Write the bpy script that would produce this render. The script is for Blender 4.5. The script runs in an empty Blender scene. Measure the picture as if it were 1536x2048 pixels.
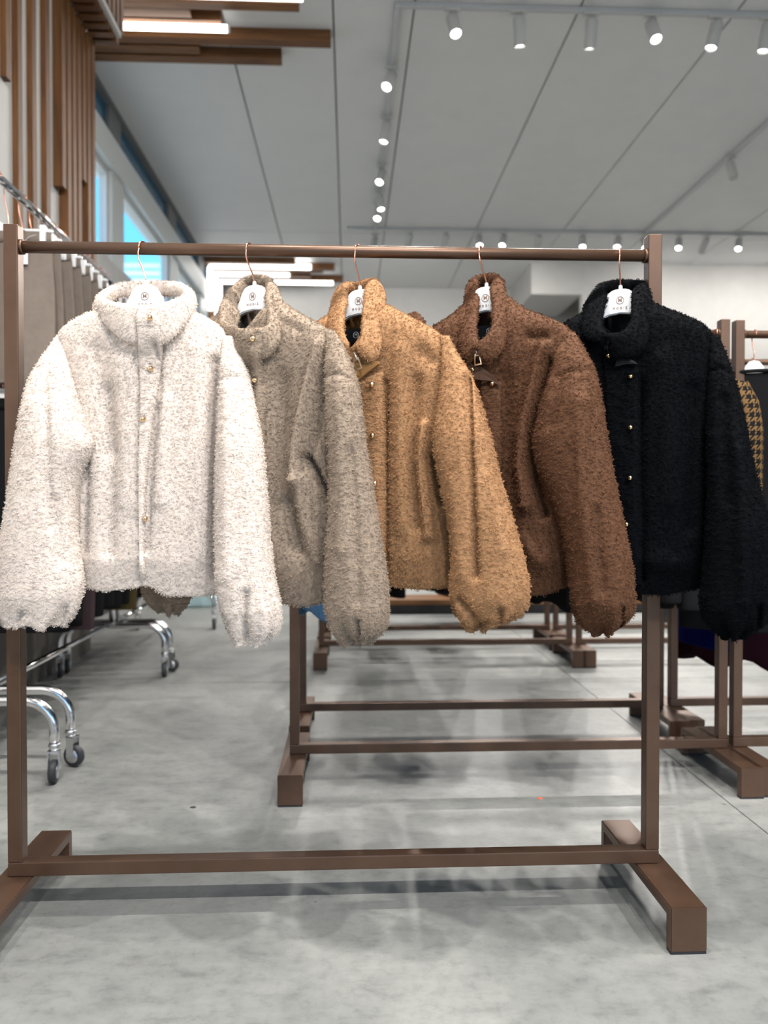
import bpy, bmesh, math, random
import numpy as np
from mathutils import Vector, Matrix

random.seed(7); np.random.seed(7)
SC = bpy.context.scene
COL = SC.collection

# ------------------------------------------------------------------ camera
F = 1560.0; CX, CY = 768.0, 1024.0           # focal length in pixels of the 1536x2048 frame
H = 0.866                                    # camera height
YAW = math.atan(70 / F); PIT = math.atan(24 / F)
FWD = np.array([math.sin(YAW) * math.cos(PIT), math.cos(YAW) * math.cos(PIT), -math.sin(PIT)])
RGT = np.array([math.cos(YAW), -math.sin(YAW), 0.0])
UPV = np.cross(RGT, FWD)
CAM = np.array([0.0, 0.0, H])
cd = bpy.data.cameras.new('camera'); cam = bpy.data.objects.new('camera', cd); COL.objects.link(cam)
cd.sensor_fit = 'VERTICAL'; cd.sensor_height = 36.0; cd.lens = 36.0 * F / 2048
cd.clip_start = 0.05; cd.clip_end = 100
cam.matrix_world = Matrix(((RGT[0], UPV[0], -FWD[0], CAM[0]), (RGT[1], UPV[1], -FWD[1], CAM[1]),
                           (RGT[2], UPV[2], -FWD[2], CAM[2]), (0, 0, 0, 1)))
cd.dof.use_dof = True; cd.dof.focus_distance = 1.56; cd.dof.aperture_fstop = 3.1
SC.camera = cam

# ------------------------------------------------------------------ colour management
SC.view_settings.view_transform = 'Standard'; SC.view_settings.look = 'None'
SC.view_settings.gamma = 1.0; SC.view_settings.use_curve_mapping = False
SC.view_settings.exposure = 1.36
cy = SC.cycles
cy.max_bounces = 4; cy.diffuse_bounces = 2; cy.glossy_bounces = 3; cy.transmission_bounces = 2; cy.transparent_max_bounces = 6
cy.light_sampling_threshold = 0.04; cy.caustics_reflective = False; cy.caustics_refractive = False
SC.cycles_curves.shape = 'RIBBONS'; SC.cycles_curves.subdivisions = 1

# ------------------------------------------------------------------ sky
W = bpy.data.worlds.new('sky'); SC.world = W; W.use_nodes = True
nt = W.node_tree; nt.nodes.clear()
wo = nt.nodes.new('ShaderNodeOutputWorld'); bg = nt.nodes.new('ShaderNodeBackground')
tc = nt.nodes.new('ShaderNodeTexCoord'); sx = nt.nodes.new('ShaderNodeSeparateXYZ'); rp = nt.nodes.new('ShaderNodeValToRGB')
rp.color_ramp.elements[0].position = 0.0; rp.color_ramp.elements[0].color = (0.50, 0.53, 0.55, 1)
rp.color_ramp.elements[1].position = 1.0; rp.color_ramp.elements[1].color = (0.06, 0.25, 0.75, 1)
e = rp.color_ramp.elements.new(0.02); e.color = (0.95, 1.0, 1.08, 1)
e = rp.color_ramp.elements.new(0.30); e.color = (0.13, 0.50, 0.98, 1)
nt.links.new(tc.outputs['Generated'], sx.inputs[0]); nt.links.new(sx.outputs['Z'], rp.inputs[0])
nt.links.new(rp.outputs[0], bg.inputs[0]); bg.inputs[1].default_value = 0.84
nt.links.new(bg.outputs[0], wo.inputs[0])
SPOT_W = 50.0        # watts of one track spotlight
LED_E = 2.2          # emission of the LED tubes

# ------------------------------------------------------------------ geometry helpers
def ray(px, py):
    d = FWD + RGT * ((px - CX) / F) - UPV * ((py - CY) / F)
    return d
def at(px, py, Y):
    d = ray(px, py); return CAM + d * ((Y - CAM[1]) / d[1])
def atX(px, py, X):
    d = ray(px, py); return CAM + d * (X / d[0])
def atZ(px, py, z):
    d = ray(px, py); return CAM + d * ((z - H) / d[2])
def proj(P):
    P = np.asarray(P, float) - CAM
    zc = P @ FWD
    return CX + F * (P @ RGT) / zc, CY - F * (P @ UPV) / zc

def new_obj(name, me, mat=None, parent=None, smooth=False):
    o = bpy.data.objects.new(name, me); COL.objects.link(o)
    if mat and me and len(me.materials) == 0: me.materials.append(mat)
    if parent: o.parent = parent
    if smooth: me.polygons.foreach_set('use_smooth', [True] * len(me.polygons))
    return o
def mesh(name, V, Fc, mat=None, parent=None, smooth=False):
    me = bpy.data.meshes.new(name); me.from_pydata([tuple(map(float, v)) for v in V], [], [tuple(f) for f in Fc]); me.update()
    return new_obj(name, me, mat, parent, smooth)
def tag(o, label=None, cat=None, group=None, kind=None):
    if label: o['label'] = label
    if cat: o['category'] = cat
    if group: o['group'] = group
    if kind: o['kind'] = kind
    return o
def empty(name, loc, rz=0.0, label=None, cat=None, group=None):
    o = bpy.data.objects.new(name, None); COL.objects.link(o); o.location = [float(v) for v in loc]; o.rotation_euler = (0, 0, rz)
    o.empty_display_size = 0.05
    return tag(o, label, cat, group)
def bm_obj(name, bm, mat, parent=None, smooth=False):
    bmesh.ops.recalc_face_normals(bm, faces=bm.faces)
    me = bpy.data.meshes.new(name); bm.to_mesh(me); bm.free()
    return new_obj(name, me, mat, parent, smooth)
def add_box(bm, c, s, rot=None, bevel=0.0):
    m = Matrix.Translation(Vector([float(v) for v in c]))
    if rot is not None: m = m @ rot
    r = bmesh.ops.create_cube(bm, size=1.0, matrix=m @ Matrix.Diagonal((*[float(v) for v in s], 1)))
    if bevel > 0:
        vs = set(r['verts']); ed = [e for e in bm.edges if e.verts[0] in vs and e.verts[1] in vs]
        bmesh.ops.bevel(bm, geom=ed, offset=bevel, segments=2, affect='EDGES', profile=0.6)
def box(name, c, s, mat, parent=None, bevel=0.0, rot=None):
    bm = bmesh.new(); add_box(bm, c, s, rot, bevel)
    return bm_obj(name, bm, mat, parent)
def lo_hi(name, lo, hi, mat, parent=None, bevel=0.0):
    lo = np.array(lo, float); hi = np.array(hi, float)
    return box(name, (lo + hi) / 2, np.abs(hi - lo), mat, parent, bevel)
def frames(path):
    path = np.asarray(path, float); n = len(path)
    T = np.gradient(path, axis=0); T /= np.linalg.norm(T, axis=1)[:, None] + 1e-12
    up = np.array([0, 0, 1.0]) if abs(T[0][2]) < 0.9 else np.array([1.0, 0, 0])
    A = np.cross(T[0], up); A /= np.linalg.norm(A); out = []
    for i in range(n):
        A = A - T[i] * (A @ T[i]); A /= np.linalg.norm(A) + 1e-12
        out.append((A.copy(), np.cross(T[i], A)))
    return out
def loft(rings, closed=True, cap0=True, cap1=True):
    R = np.asarray(rings, float); n, m, _ = R.shape
    V = R.reshape(-1, 3).tolist(); Fc = []
    for i in range(n - 1):
        for j in range(m if closed else m - 1):
            k = (j + 1) % m
            Fc.append((i * m + j, i * m + k, (i + 1) * m + k, (i + 1) * m + j))
    if closed and cap0:
        V.append(R[0].mean(0).tolist()); c = len(V) - 1
        Fc += [(c, (j + 1) % m, j) for j in range(m)]
    if closed and cap1:
        V.append(R[-1].mean(0).tolist()); c = len(V) - 1; b = (n - 1) * m
        Fc += [(c, b + j, b + (j + 1) % m) for j in range(m)]
    return V, Fc
def tube(name, path, r, mat, parent=None, seg=12, r_end=None):
    path = np.asarray(path, float); fr = frames(path); n = len(path); rings = []
    for i in range(n):
        rr = r[i] if hasattr(r, '__len__') else r
        a, b = fr[i]
        rings.append([path[i] + rr * (math.cos(t) * a + math.sin(t) * b) for t in np.linspace(0, 2 * math.pi, seg, endpoint=False)])
    V, Fc = loft(rings)
    o = mesh(name, V, Fc, mat, parent, True); fix_normals(o.data)
    return o
def fix_normals(me):
    bm = bmesh.new(); bm.from_mesh(me); bmesh.ops.recalc_face_normals(bm, faces=bm.faces); bm.to_mesh(me); bm.free()
def lathe(name, prof, mat, parent=None, seg=20, axis='Z', loc=(0, 0, 0), M=None):
    rings = []
    for r, z in prof:
        rings.append([(r * math.cos(t), r * math.sin(t), z) for t in np.linspace(0, 2 * math.pi, seg, endpoint=False)])
    V, Fc = loft(rings)
    V = np.array(V)
    if axis == 'X': V = V[:, [2, 0, 1]]
    if axis == 'Y': V = V[:, [0, 2, 1]]
    if M is not None: V = np.array([list(M @ Vector(v)) for v in V])
    V = V + np.array(loc)
    o = mesh(name, V, Fc, mat, parent, True); fix_normals(o.data)
    return o
def spline(pts, n):
    """Catmull-Rom through points, n samples"""
    P = np.asarray(pts, float); k = len(P)
    P = np.vstack([2 * P[0] - P[1], P, 2 * P[-1] - P[-2]])
    out = []
    for t in np.linspace(0, k - 1 - 1e-9, n):
        i = int(t); f = t - i; p0, p1, p2, p3 = P[i:i + 4]
        out.append(0.5 * (2 * p1 + (p2 - p0) * f + (2 * p0 - 5 * p1 + 4 * p2 - p3) * f * f + (3 * p1 - p0 - 3 * p2 + p3) * f ** 3))
    return np.array(out)
def prism(name, poly, y0, y1, mat, parent=None, bevel=0.0, hole=None):
    """polygon in x,z extruded along y"""
    bm = bmesh.new()
    if hole is None:
        vs = [bm.verts.new((x, y0, z)) for x, z in poly]; f = bm.faces.new(vs)
        r = bmesh.ops.extrude_face_region(bm, geom=[f])
        bmesh.ops.translate(bm, vec=(0, y1 - y0, 0), verts=[v for v in r['geom'] if isinstance(v, bmesh.types.BMVert)])
    else:
        n = len(poly); L = []
        for y in (y0, y1):
            for ring in (poly, hole): L.append([bm.verts.new((x, y, z)) for x, z in ring])
        for i in range(n):
            j = (i + 1) % n
            bm.faces.new((L[0][i], L[0][j], L[1][j], L[1][i])); bm.faces.new((L[2][i], L[3][i], L[3][j], L[2][j]))
            bm.faces.new((L[0][i], L[2][i], L[2][j], L[0][j])); bm.faces.new((L[1][i], L[1][j], L[3][j], L[3][i]))
    if bevel > 0:
        bmesh.ops.bevel(bm, geom=[e for e in bm.edges if len(e.link_faces) == 2 and e.calc_face_angle(0) > 0.6], offset=bevel, segments=2, affect='EDGES')
    return bm_obj(name, bm, mat, parent)
def copy_tree(o, parent=None):
    c = o.copy(); COL.objects.link(c); c.parent = parent
    for ch in list(o.children): copy_tree(ch, c)
    return c

# ------------------------------------------------------------------ materials
def principled(name, color, rough=0.5, metal=0.0, **kw):
    m = bpy.data.materials.new(name); m.use_nodes = True
    b = m.node_tree.nodes['Principled BSDF']
    b.inputs['Base Color'].default_value = (*color, 1); b.inputs['Roughness'].default_value = rough; b.inputs['Metallic'].default_value = metal
    for k, v in kw.items(): b.inputs[k.replace('_', ' ')].default_value = v
    return m
def nodes(m): return m.node_tree.nodes, m.node_tree.links, m.node_tree.nodes['Principled BSDF']
def noise_node(N, L, scale, detail=4, rough=0.55, vec=None, stretch=None):
    t = N.new('ShaderNodeTexNoise'); t.inputs['Scale'].default_value = scale; t.inputs['Detail'].default_value = detail; t.inputs['Roughness'].default_value = rough
    if vec is not None:
        if stretch:
            mp = N.new('ShaderNodeMapping'); mp.inputs['Scale'].default_value = stretch; L.new(vec, mp.inputs[0]); L.new(mp.outputs[0], t.inputs['Vector'])
        else: L.new(vec, t.inputs['Vector'])
    return t
def ramp(N, stops):
    r = N.new('ShaderNodeValToRGB'); el = r.color_ramp.elements
    el[0].position, el[0].color = stops[0][0], (*stops[0][1], 1); el[1].position, el[1].color = stops[-1][0], (*stops[-1][1], 1)
    for p, c in stops[1:-1]:
        x = el.new(p); x.color = (*c, 1)
    return r
def bump(N, L, b, src, strength, dist=0.01):
    bp = N.new('ShaderNodeBump'); bp.inputs['Strength'].default_value = strength; bp.inputs['Distance'].default_value = dist
    L.new(src, bp.inputs['Height']); L.new(bp.outputs[0], b.inputs['Normal'])
def vary(m, c0, c1, scale, bstr=0.0, stretch=None, detail=4, coord='Object'):
    N, L, b = nodes(m); t = N.new('ShaderNodeTexCoord')
    n = noise_node(N, L, scale, detail, 0.6, t.outputs[coord], stretch)
    r = ramp(N, [(0.3, c0), (0.7, c1)]); L.new(n.outputs[0], r.inputs[0]); L.new(r.outputs[0], b.inputs['Base Color'])
    if bstr: bump(N, L, b, n.outputs[0], bstr)
    return m

M = {}
def concrete():
    m = principled('polished_concrete', (0.5, 0.5, 0.48), 0.42); N, L, b = nodes(m)
    t = N.new('ShaderNodeTexCoord'); v = t.outputs['Object']
    n1 = noise_node(N, L, 1.1, 6, 0.62, v); n2 = noise_node(N, L, 9.0, 8, 0.7, v, (1, 2.2, 1)); n3 = noise_node(N, L, 70, 3, 0.6, v)
    r1 = ramp(N, [(0.30, (0.165, 0.172, 0.170)), (0.5, (0.245, 0.253, 0.245)), (0.68, (0.34, 0.346, 0.332))]); L.new(n1.outputs[0], r1.inputs[0])
    r2 = ramp(N, [(0.25, (0.55, 0.56, 0.56)), (0.46, (0.95, 0.95, 0.95)), (0.72, (1.12, 1.12, 1.11))]); L.new(n2.outputs[0], r2.inputs[0])
    mx = N.new('ShaderNodeMix'); mx.data_type = 'RGBA'; mx.blend_type = 'MULTIPLY'; mx.inputs[0].default_value = 0.85
    L.new(r1.outputs[0], mx.inputs[6]); L.new(r2.outputs[0], mx.inputs[7])
    n4 = noise_node(N, L, 38.0, 5, 0.75, v); r4 = ramp(N, [(0.30, (0.80, 0.80, 0.80)), (0.5, (1.0, 1.0, 1.0)), (0.75, (1.08, 1.08, 1.07))]); L.new(n4.outputs[0], r4.inputs[0])
    mf = N.new('ShaderNodeMix'); mf.data_type = 'RGBA'; mf.blend_type = 'MULTIPLY'; mf.inputs[0].default_value = 1.0; L.new(mx.outputs[2], mf.inputs[6]); L.new(r4.outputs[0], mf.inputs[7]); mx = mf
    # small dark pits and specks
    vo = N.new('ShaderNodeTexVoronoi'); vo.inputs['Scale'].default_value = 9.0
    wn = noise_node(N, L, 14, 3, 0.6, v); ad = N.new('ShaderNodeMix'); ad.data_type = 'VECTOR'; ad.inputs[0].default_value = 0.06
    L.new(v, ad.inputs[4]); L.new(wn.outputs[1], ad.inputs[5]); L.new(ad.outputs[1], vo.inputs['Vector'])
    r3 = ramp(N, [(0.035, (0.45, 0.43, 0.40)), (0.075, (1, 1, 1))]); L.new(vo.outputs['Distance'], r3.inputs[0])
    mk = N.new('ShaderNodeMix'); mk.data_type = 'RGBA'; mk.blend_type = 'MULTIPLY'
    mg = N.new('ShaderNodeMath'); mg.operation = 'GREATER_THAN'; mg.inputs[1].default_value = 0.56; L.new(n1.outputs[0], mg.inputs[0])
    L.new(mg.outputs[0], mk.inputs[0]); L.new(mx.outputs[2], mk.inputs[6]); L.new(r3.outputs[0], mk.inputs[7])
    L.new(mk.outputs[2], b.inputs['Base Color'])
    rr = N.new('ShaderNodeMapRange'); rr.inputs[3].default_value = 0.30; rr.inputs[4].default_value = 0.52; L.new(n2.outputs[0], rr.inputs[0]); L.new(rr.outputs[0], b.inputs['Roughness'])
    bump(N, L, b, n3.outputs[0], 0.05, 0.004)
    return m
M['concrete'] = concrete()
M['joint'] = principled('joint_filler', (0.06, 0.06, 0.065), 0.7)
M['ceiling'] = vary(principled('ceiling_panel_white', (0.78, 0.78, 0.78), 0.6), (0.825, 0.84, 0.845), (0.86, 0.87, 0.875), 3.0)
M['seam'] = principled('ceiling_seam_dark', (0.22, 0.225, 0.23), 0.8)
M['plaster'] = vary(principled('white_plaster', (0.75, 0.74, 0.72), 0.7), (0.72, 0.71, 0.69), (0.77, 0.76, 0.74), 6.0, 0.02)
M['trim'] = principled('white_window_frame', (0.75, 0.78, 0.77), 0.45)
def wood():
    m = principled('walnut_stained_pine', (0.3, 0.15, 0.06), 0.55); N, L, b = nodes(m)
    t = N.new('ShaderNodeTexCoord'); g = N.new('ShaderNodeNewGeometry')
    oi = N.new('ShaderNodeObjectInfo'); cm = N.new('ShaderNodeCombineXYZ'); sm = N.new('ShaderNodeMath'); sm.operation = 'MULTIPLY'; sm.inputs[1].default_value = 40
    L.new(oi.outputs['Random'], sm.inputs[0]); L.new(sm.outputs[0], cm.inputs[0]); L.new(sm.outputs[0], cm.inputs[1])
    va = N.new('ShaderNodeVectorMath'); va.operation = 'ADD'; L.new(t.outputs['UV'], va.inputs[0]); L.new(cm.outputs[0], va.inputs[1])
    n1 = noise_node(N, L, 3.0, 6, 0.6, va.outputs[0], (1, 12, 1)); n2 = noise_node(N, L, 2.2, 3, 0.5, va.outputs[0])
    r = ramp(N, [(0.25, (0.080, 0.029, 0.0065)), (0.5, (0.172, 0.069, 0.0175)), (0.75, (0.255, 0.118, 0.036))]); L.new(n1.outputs[0], r.inputs[0])
    r2 = ramp(N, [(0.3, (0.72, 0.70, 0.68)), (0.7, (1.1, 1.1, 1.1))]); L.new(n2.outputs[0], r2.inputs[0])
    mx = N.new('ShaderNodeMix'); mx.data_type = 'RGBA'; mx.blend_type = 'MULTIPLY'; mx.inputs[0].default_value = 1; L.new(r.outputs[0], mx.inputs[6]); L.new(r2.outputs[0], mx.inputs[7])
    L.new(mx.outputs[2], b.inputs['Base Color']); bump(N, L, b, n1.outputs[0], 0.12, 0.004)
    return m
M['wood'] = wood()
def bronze():
    m = principled('bronze_powder_coat', (0.105, 0.066, 0.046), 0.36, 0.55); N, L, b = nodes(m)
    t = N.new('ShaderNodeTexCoord'); n = noise_node(N, L, 900, 2, 0.5, t.outputs['Object']); n2 = noise_node(N, L, 11, 4, 0.6, t.outputs['Object'])
    r = ramp(N, [(0.2, (0.100, 0.054, 0.033)), (0.8, (0.140, 0.082, 0.054))]); L.new(n2.outputs[0], r.inputs[0]); L.new(r.outputs[0], b.inputs['Base Color'])
    bump(N, L, b, n.outputs[0], 0.10, 0.001)
    return m
M['bronze'] = bronze()
M['rubber'] = principled('black_rubber', (0.02, 0.02, 0.022), 0.7)
M['wheel'] = principled('grey_black_wheel_rubber', (0.045, 0.045, 0.05), 0.55)
M['chrome'] = principled('chrome', (0.80, 0.80, 0.81), 0.11, 1.0)
M['zinc'] = principled('zinc_caster_plate', (0.62, 0.63, 0.64), 0.3, 1.0)
M['rosegold'] = principled('rose_gold_wire', (0.86, 0.42, 0.29), 0.2, 1.0)
M['gold'] = principled('pale_gold_metal', (0.86, 0.62, 0.36), 0.16, 1.0)
M['silver'] = principled('pale_metal_zip', (0.86, 0.82, 0.74), 0.2, 1.0)
M['hanger'] = principled('glossy_white_plastic', (0.86, 0.87, 0.88), 0.22)
M['print'] = principled('bronze_print', (0.36, 0.24, 0.19), 0.4, 0.3)
M['print_white'] = principled('white_woven_print', (0.8, 0.8, 0.8), 0.6)
M['label_black'] = principled('black_satin_label', (0.012, 0.013, 0.018), 0.4)
M['track'] = principled('grey_white_track', (0.62, 0.64, 0.66), 0.45)
M['lamp'] = principled('white_lamp_housing', (0.72, 0.72, 0.70), 0.45)
M['lamp_on'] = principled('lit_lamp_lens', (1, 1, 1), 0.4, Emission_Strength=6.0, Emission_Color=(1.0, 0.97, 0.92, 1))
M['led'] = principled('lit_led_tube', (1, 1, 1), 0.4, Emission_Strength=LED_E, Emission_Color=(1.0, 0.975, 0.94, 1))
M['lamp_on'].cycles.emission_sampling = 'NONE'
M['spandrel'] = principled('dark_blue_tinted_glass', (0.035, 0.15, 0.27), 0.12)
def glass():
    m = bpy.data.materials.new('clear_window_glass'); m.use_nodes = True; N = m.node_tree.nodes; L = m.node_tree.links; N.clear()
    o = N.new('ShaderNodeOutputMaterial'); mix = N.new('ShaderNodeMixShader'); tr = N.new('ShaderNodeBsdfTransparent'); gl = N.new('ShaderNodeBsdfGlossy')
    gl.inputs['Roughness'].default_value = 0.02; tr.inputs[0].default_value = (0.93, 0.97, 0.98, 1); mix.inputs[0].default_value = 0.06
    L.new(tr.outputs[0], mix.inputs[1]); L.new(gl.outputs[0], mix.inputs[2]); L.new(mix.outputs[0], o.inputs[0])
    return m
M['glass'] = glass()
M['taupe_cloth'] = vary(principled('taupe_twill', (0.2, 0.16, 0.13), 0.75), (0.172, 0.136, 0.110), (0.205, 0.165, 0.136), 25, 0.03)
M['black_cloth'] = principled('black_jersey', (0.007, 0.007, 0.008), 0.9, Specular_IOR_Level=0.12)
M['charcoal_cloth'] = principled('charcoal_cloth', (0.0075, 0.008, 0.009), 0.9, Specular_IOR_Level=0.1)
M['denim'] = vary(principled('mid_blue_denim', (0.05, 0.14, 0.28), 0.85), (0.04, 0.115, 0.24), (0.075, 0.19, 0.36), 90, 0.03)
M['cobalt'] = principled('cobalt_blue_cloth', (0.002, 0.005, 0.085), 0.9, Specular_IOR_Level=0.08)
M['burgundy'] = principled('dark_burgundy_cloth', (0.014, 0.003, 0.006), 0.9, Specular_IOR_Level=0.08)
M['white_cloth'] = principled('white_cotton', (0.7, 0.69, 0.68), 0.85)
M['plum'] = principled('dark_plum_cloth', (0.022, 0.009, 0.013), 0.85)
M['ochre'] = principled('dark_ochre_cloth', (0.06, 0.042, 0.008), 0.85)
M['paper'] = principled('white_card', (0.8, 0.8, 0.82), 0.6)
M['pale_box'] = principled('pale_aqua', (0.62, 0.86, 0.90), 0.4)
M['orange'] = principled('orange_scrap', (0.9, 0.14, 0.05), 0.5)
M['dark_scrap'] = principled('dark_scrap', (0.03, 0.035, 0.035), 0.8)
def houndstooth():
    m = principled('houndstooth_weave', (0.3, 0.2, 0.1), 0.9, Specular_IOR_Level=0.1); N, L, b = nodes(m)
    t = N.new('ShaderNodeTexCoord'); s = N.new('ShaderNodeSeparateXYZ'); L.new(t.outputs['UV'], s.inputs[0])
    def mth(op, a, bb):
        n = N.new('ShaderNodeMath'); n.operation = op
        for i, q in enumerate((a, bb)):
            if isinstance(q, (int, float)): n.inputs[i].default_value = q
            else: L.new(q, n.inputs[i])
        return n.outputs[0]
    U = mth('MULTIPLY', s.outputs[0], 8 / 0.026); V = mth('MULTIPLY', s.outputs[1], 8 / 0.026)
    U = mth('ADD', U, 4000); V = mth('ADD', V, 4000)
    a = mth('LESS_THAN', mth('MODULO', U, 8), 4); c = mth('LESS_THAN', mth('MODULO', V, 8), 4)
    d = mth('LESS_THAN', mth('MODULO', mth('ADD', U, V), 4), 2)
    both = mth('MULTIPLY', a, c); xor = mth('ABSOLUTE', mth('SUBTRACT', a, c), 0)
    f = mth('ADD', both, mth('MULTIPLY', xor, d))
    mx = N.new('ShaderNodeMix'); mx.data_type = 'RGBA'; L.new(f, mx.inputs[0]); mx.inputs[6].default_value = (0.135, 0.078, 0.032, 1); mx.inputs[7].default_value = (0.007, 0.0065, 0.0065, 1)
    L.new(mx.outputs[2], b.inputs['Base Color'])
    return m
M['hound'] = houndstooth()
def fleece(name, c, var=0.12, sheen=0.25):
    m = principled(name, c, 0.8); N, L, b = nodes(m)
    hi = N.new('ShaderNodeHairInfo'); mr = N.new('ShaderNodeMapRange'); mr.inputs[3].default_value = 1 - var; mr.inputs[4].default_value = 1 + var
    L.new(hi.outputs['Random'], mr.inputs[0])
    mx = N.new('ShaderNodeMix'); mx.data_type = 'RGBA'; mx.blend_type = 'MULTIPLY'; mx.inputs[0].default_value = 1; mx.inputs[6].default_value = (*c, 1)
    L.new(mr.outputs[0], mx.inputs[7]); L.new(mx.outputs[2], b.inputs['Base Color'])
    b.inputs['Specular IOR Level'].default_value = sheen
    tcn = N.new('ShaderNodeTexCoord'); nz = noise_node(N, L, 170, 2, .6, tcn.outputs['Object']); bump(N, L, b, nz.outputs[0], .5, .004)
    return m

def uv_box(o):
    """simple per-object UV: long axis along u (metres)"""
    me = o.data; uv = me.uv_layers.new(name='uv'); co = np.array([v.co[:] for v in me.vertices])
    ext = co.max(0) - co.min(0); ax = np.argsort(-ext)
    for p in me.polygons:
        n = np.abs(np.array(p.normal[:])); rest = [a for a in (0, 1, 2) if a != int(np.argmax(n))]
        rest.sort(key=lambda a: -ext[a])
        for li in p.loop_indices:
            v = me.vertices[me.loops[li].vertex_index].co
            uv.data[li].uv = (v[rest[0]], v[rest[1]])
def board(lo, hi, parent, name='slat'):
    o = lo_hi(name, lo, hi, M['wood'], parent, 0.002); uv_box(o); return o

# ================================================================== STRUCTURE
ZC = H + 3.15                    # ceiling height
XW, XN = -1.87, -1.50            # window wall, near slatted wall
YB, YBR, YJ = 11.6, 10.3, 4.53   # back wall, right part of it, end of the near wall
XR, YF = 7.5, -3.6               # right wall, shop front behind the camera

floor = tag(lo_hi('floor', (XW - .2, YF - .2, -0.10), (XR + .2, YB + .2, -0.006), M['joint']), kind='structure')
xs = [XW, 1.085, 4.2, XR]; ys = [YF, -0.9, 3.72, 7.4, YB]
for i in range(3):
    for j in range(4):
        lo_hi('concrete_slab', (xs[i] + .0018, ys[j] + .0018, -0.0055), (xs[i + 1] - .0018, ys[j + 1] - .0018, 0.0), M['concrete'], floor)
ceil = tag(lo_hi('ceiling', (XW - .2, YF - .2, ZC + .02), (XR + .2, YB + .2, ZC + .12), M['seam']), kind='structure')
xs = [XW, -0.82, -0.10, 0.42, 1.48, 2.5, 3.52, 4.54, 5.56, 6.58, XR]; ys = [YF, 0.0, 4.6, 9.25, YB]
for i in range(len(xs) - 1):
    for j in range(4):
        lo_hi('panel', (xs[i] + .006, ys[j] + .006, ZC), (xs[i + 1] - .006, ys[j + 1] - .006, ZC + .02), M['ceiling'], ceil)
wl = tag(lo_hi('wall_left', (XN - .12, YF, 0), (XN, YJ, ZC), M['plaster']), kind='structure')
tag(lo_hi('wall_back', (XW - .2, YB, 0), (XR + .2, YB + .15, ZC), M['plaster']), kind='structure')
tag(lo_hi('wall_back_right', (3.10, YBR, 0), (XR, YBR + .12, ZC), M['plaster']), kind='structure')
tag(lo_hi('trim_1', (2.42, YBR, 3.60), (3.098, YBR + 1.28, ZC), M['plaster']), kind='structure')
tag(lo_hi('wall_right', (XR, YF, 0), (XR + .15, YB, ZC), M['plaster']), kind='structure')
M['taupe_board'] = principled('taupe_wall_board', (0.16, 0.14, 0.125), .6)
M['dark_board'] = principled('dark_space_board', (0.03, 0.03, 0.034), .6)
tag(lo_hi('baseboard_left', (XN, YF, 0), (XN + .02, YJ, .56), M['taupe_board']), kind='structure')
tag(lo_hi('baseboard_left_window', (XW, YJ + .06, 0), (XW + .02, YB, 1.3), M['dark_board']), kind='structure')  # dark panel put in for the dark open space along here
# vertical slats on the near wall (px, lower end z)
for y, w, z0 in [(3.335, .045, 2.27), (3.455, .05, 2.69), (3.575, .05, 1.2), (3.735, .05, 1.2), (3.90, .05, 1.2)]:
    board((XN, y, z0), (XN + .028, y + w, ZC), wl)
# portal of slats that turn from the wall under a lowered box
portal = tag(lo_hi('trim_2', (XN, 4.06, 3.52), (-1.335, YJ, ZC), M['plaster']), kind='structure')
zs = 3.466
for k in range(7):
    y = 4.055 + k * 0.078
    board((XN, y, 2.46 if k == 0 else (2.62 if k == 4 else 1.0)), (XN + .05, y + .05, zs), portal)
    board((XN + .05, y, zs), (-1.315, y + .05, zs + .054), portal)
    board((-1.335, y, zs + .054), (-1.288, y + .05, ZC), portal)
tag(lo_hi('trim_3', (-1.315, 4.05, zs + .02), (-1.29, YJ, zs + .05), M['plaster']), kind='structure')
# window wall
wwl = tag(lo_hi('wall_left_window', (XW - .14, YJ, 0), (XW, YB, 2.75), M['plaster']), kind='structure')
tag(lo_hi('wall_left_return', (XW, YJ - .12, 0), (XN - .12, YJ, ZC), M['plaster']), kind='structure')
tag(lo_hi('wall_left_return_end', (XN - .12, YJ, 0), (XN, YJ + .06, ZC), M['plaster']), kind='structure')
tag(lo_hi('trim_4', (XW - .16, YJ, 3.47), (XW + .03, YB, 3.71), M['trim']), kind='structure')
tag(lo_hi('trim_5', (XW - .14, YJ, 3.99), (XW, YB, ZC), M['seam']), kind='structure')
panes = [(YJ, 6.30), (6.62, 8.34), (8.70, 9.95), (10.3, 11.5)]
for i, (a, b) in enumerate(panes):
    w = tag(lo_hi('window_%d' % (i + 1), (XW - .09, a, 2.75), (XW - .03, b, 2.80), M['trim']), kind='structure')
    lo_hi('frame', (XW - .09, a, 3.42), (XW - .03, b, 3.47), M['trim'], w)
    lo_hi('frame', (XW - .09, a, 2.80), (XW - .03, a + .05, 3.42), M['trim'], w); lo_hi('frame', (XW - .09, b - .05, 2.80), (XW - .03, b, 3.42), M['trim'], w)
    lo_hi('pane', (XW - .062, a + .05, 2.80), (XW - .056, b - .05, 3.42), M['glass'], w)
    lo_hi('upper_pane', (XW - .07, a, 3.71), (XW - .05, b, 3.99), M['spandrel'], w)
for k, (a, b) in enumerate([(6.30, 6.62), (8.34, 8.70), (9.95, 10.3), (11.5, YB)]):
    tag(lo_hi('trim_%d' % (6 + k), (XW - .095, a, 2.75), (XW, b, 3.47), M['trim']), kind='structure')
    tag(lo_hi('trim_%d' % (16 + k), (XW - .12, a, 3.71), (XW - .02, b, 3.99), M['seam']), kind='structure')
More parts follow.
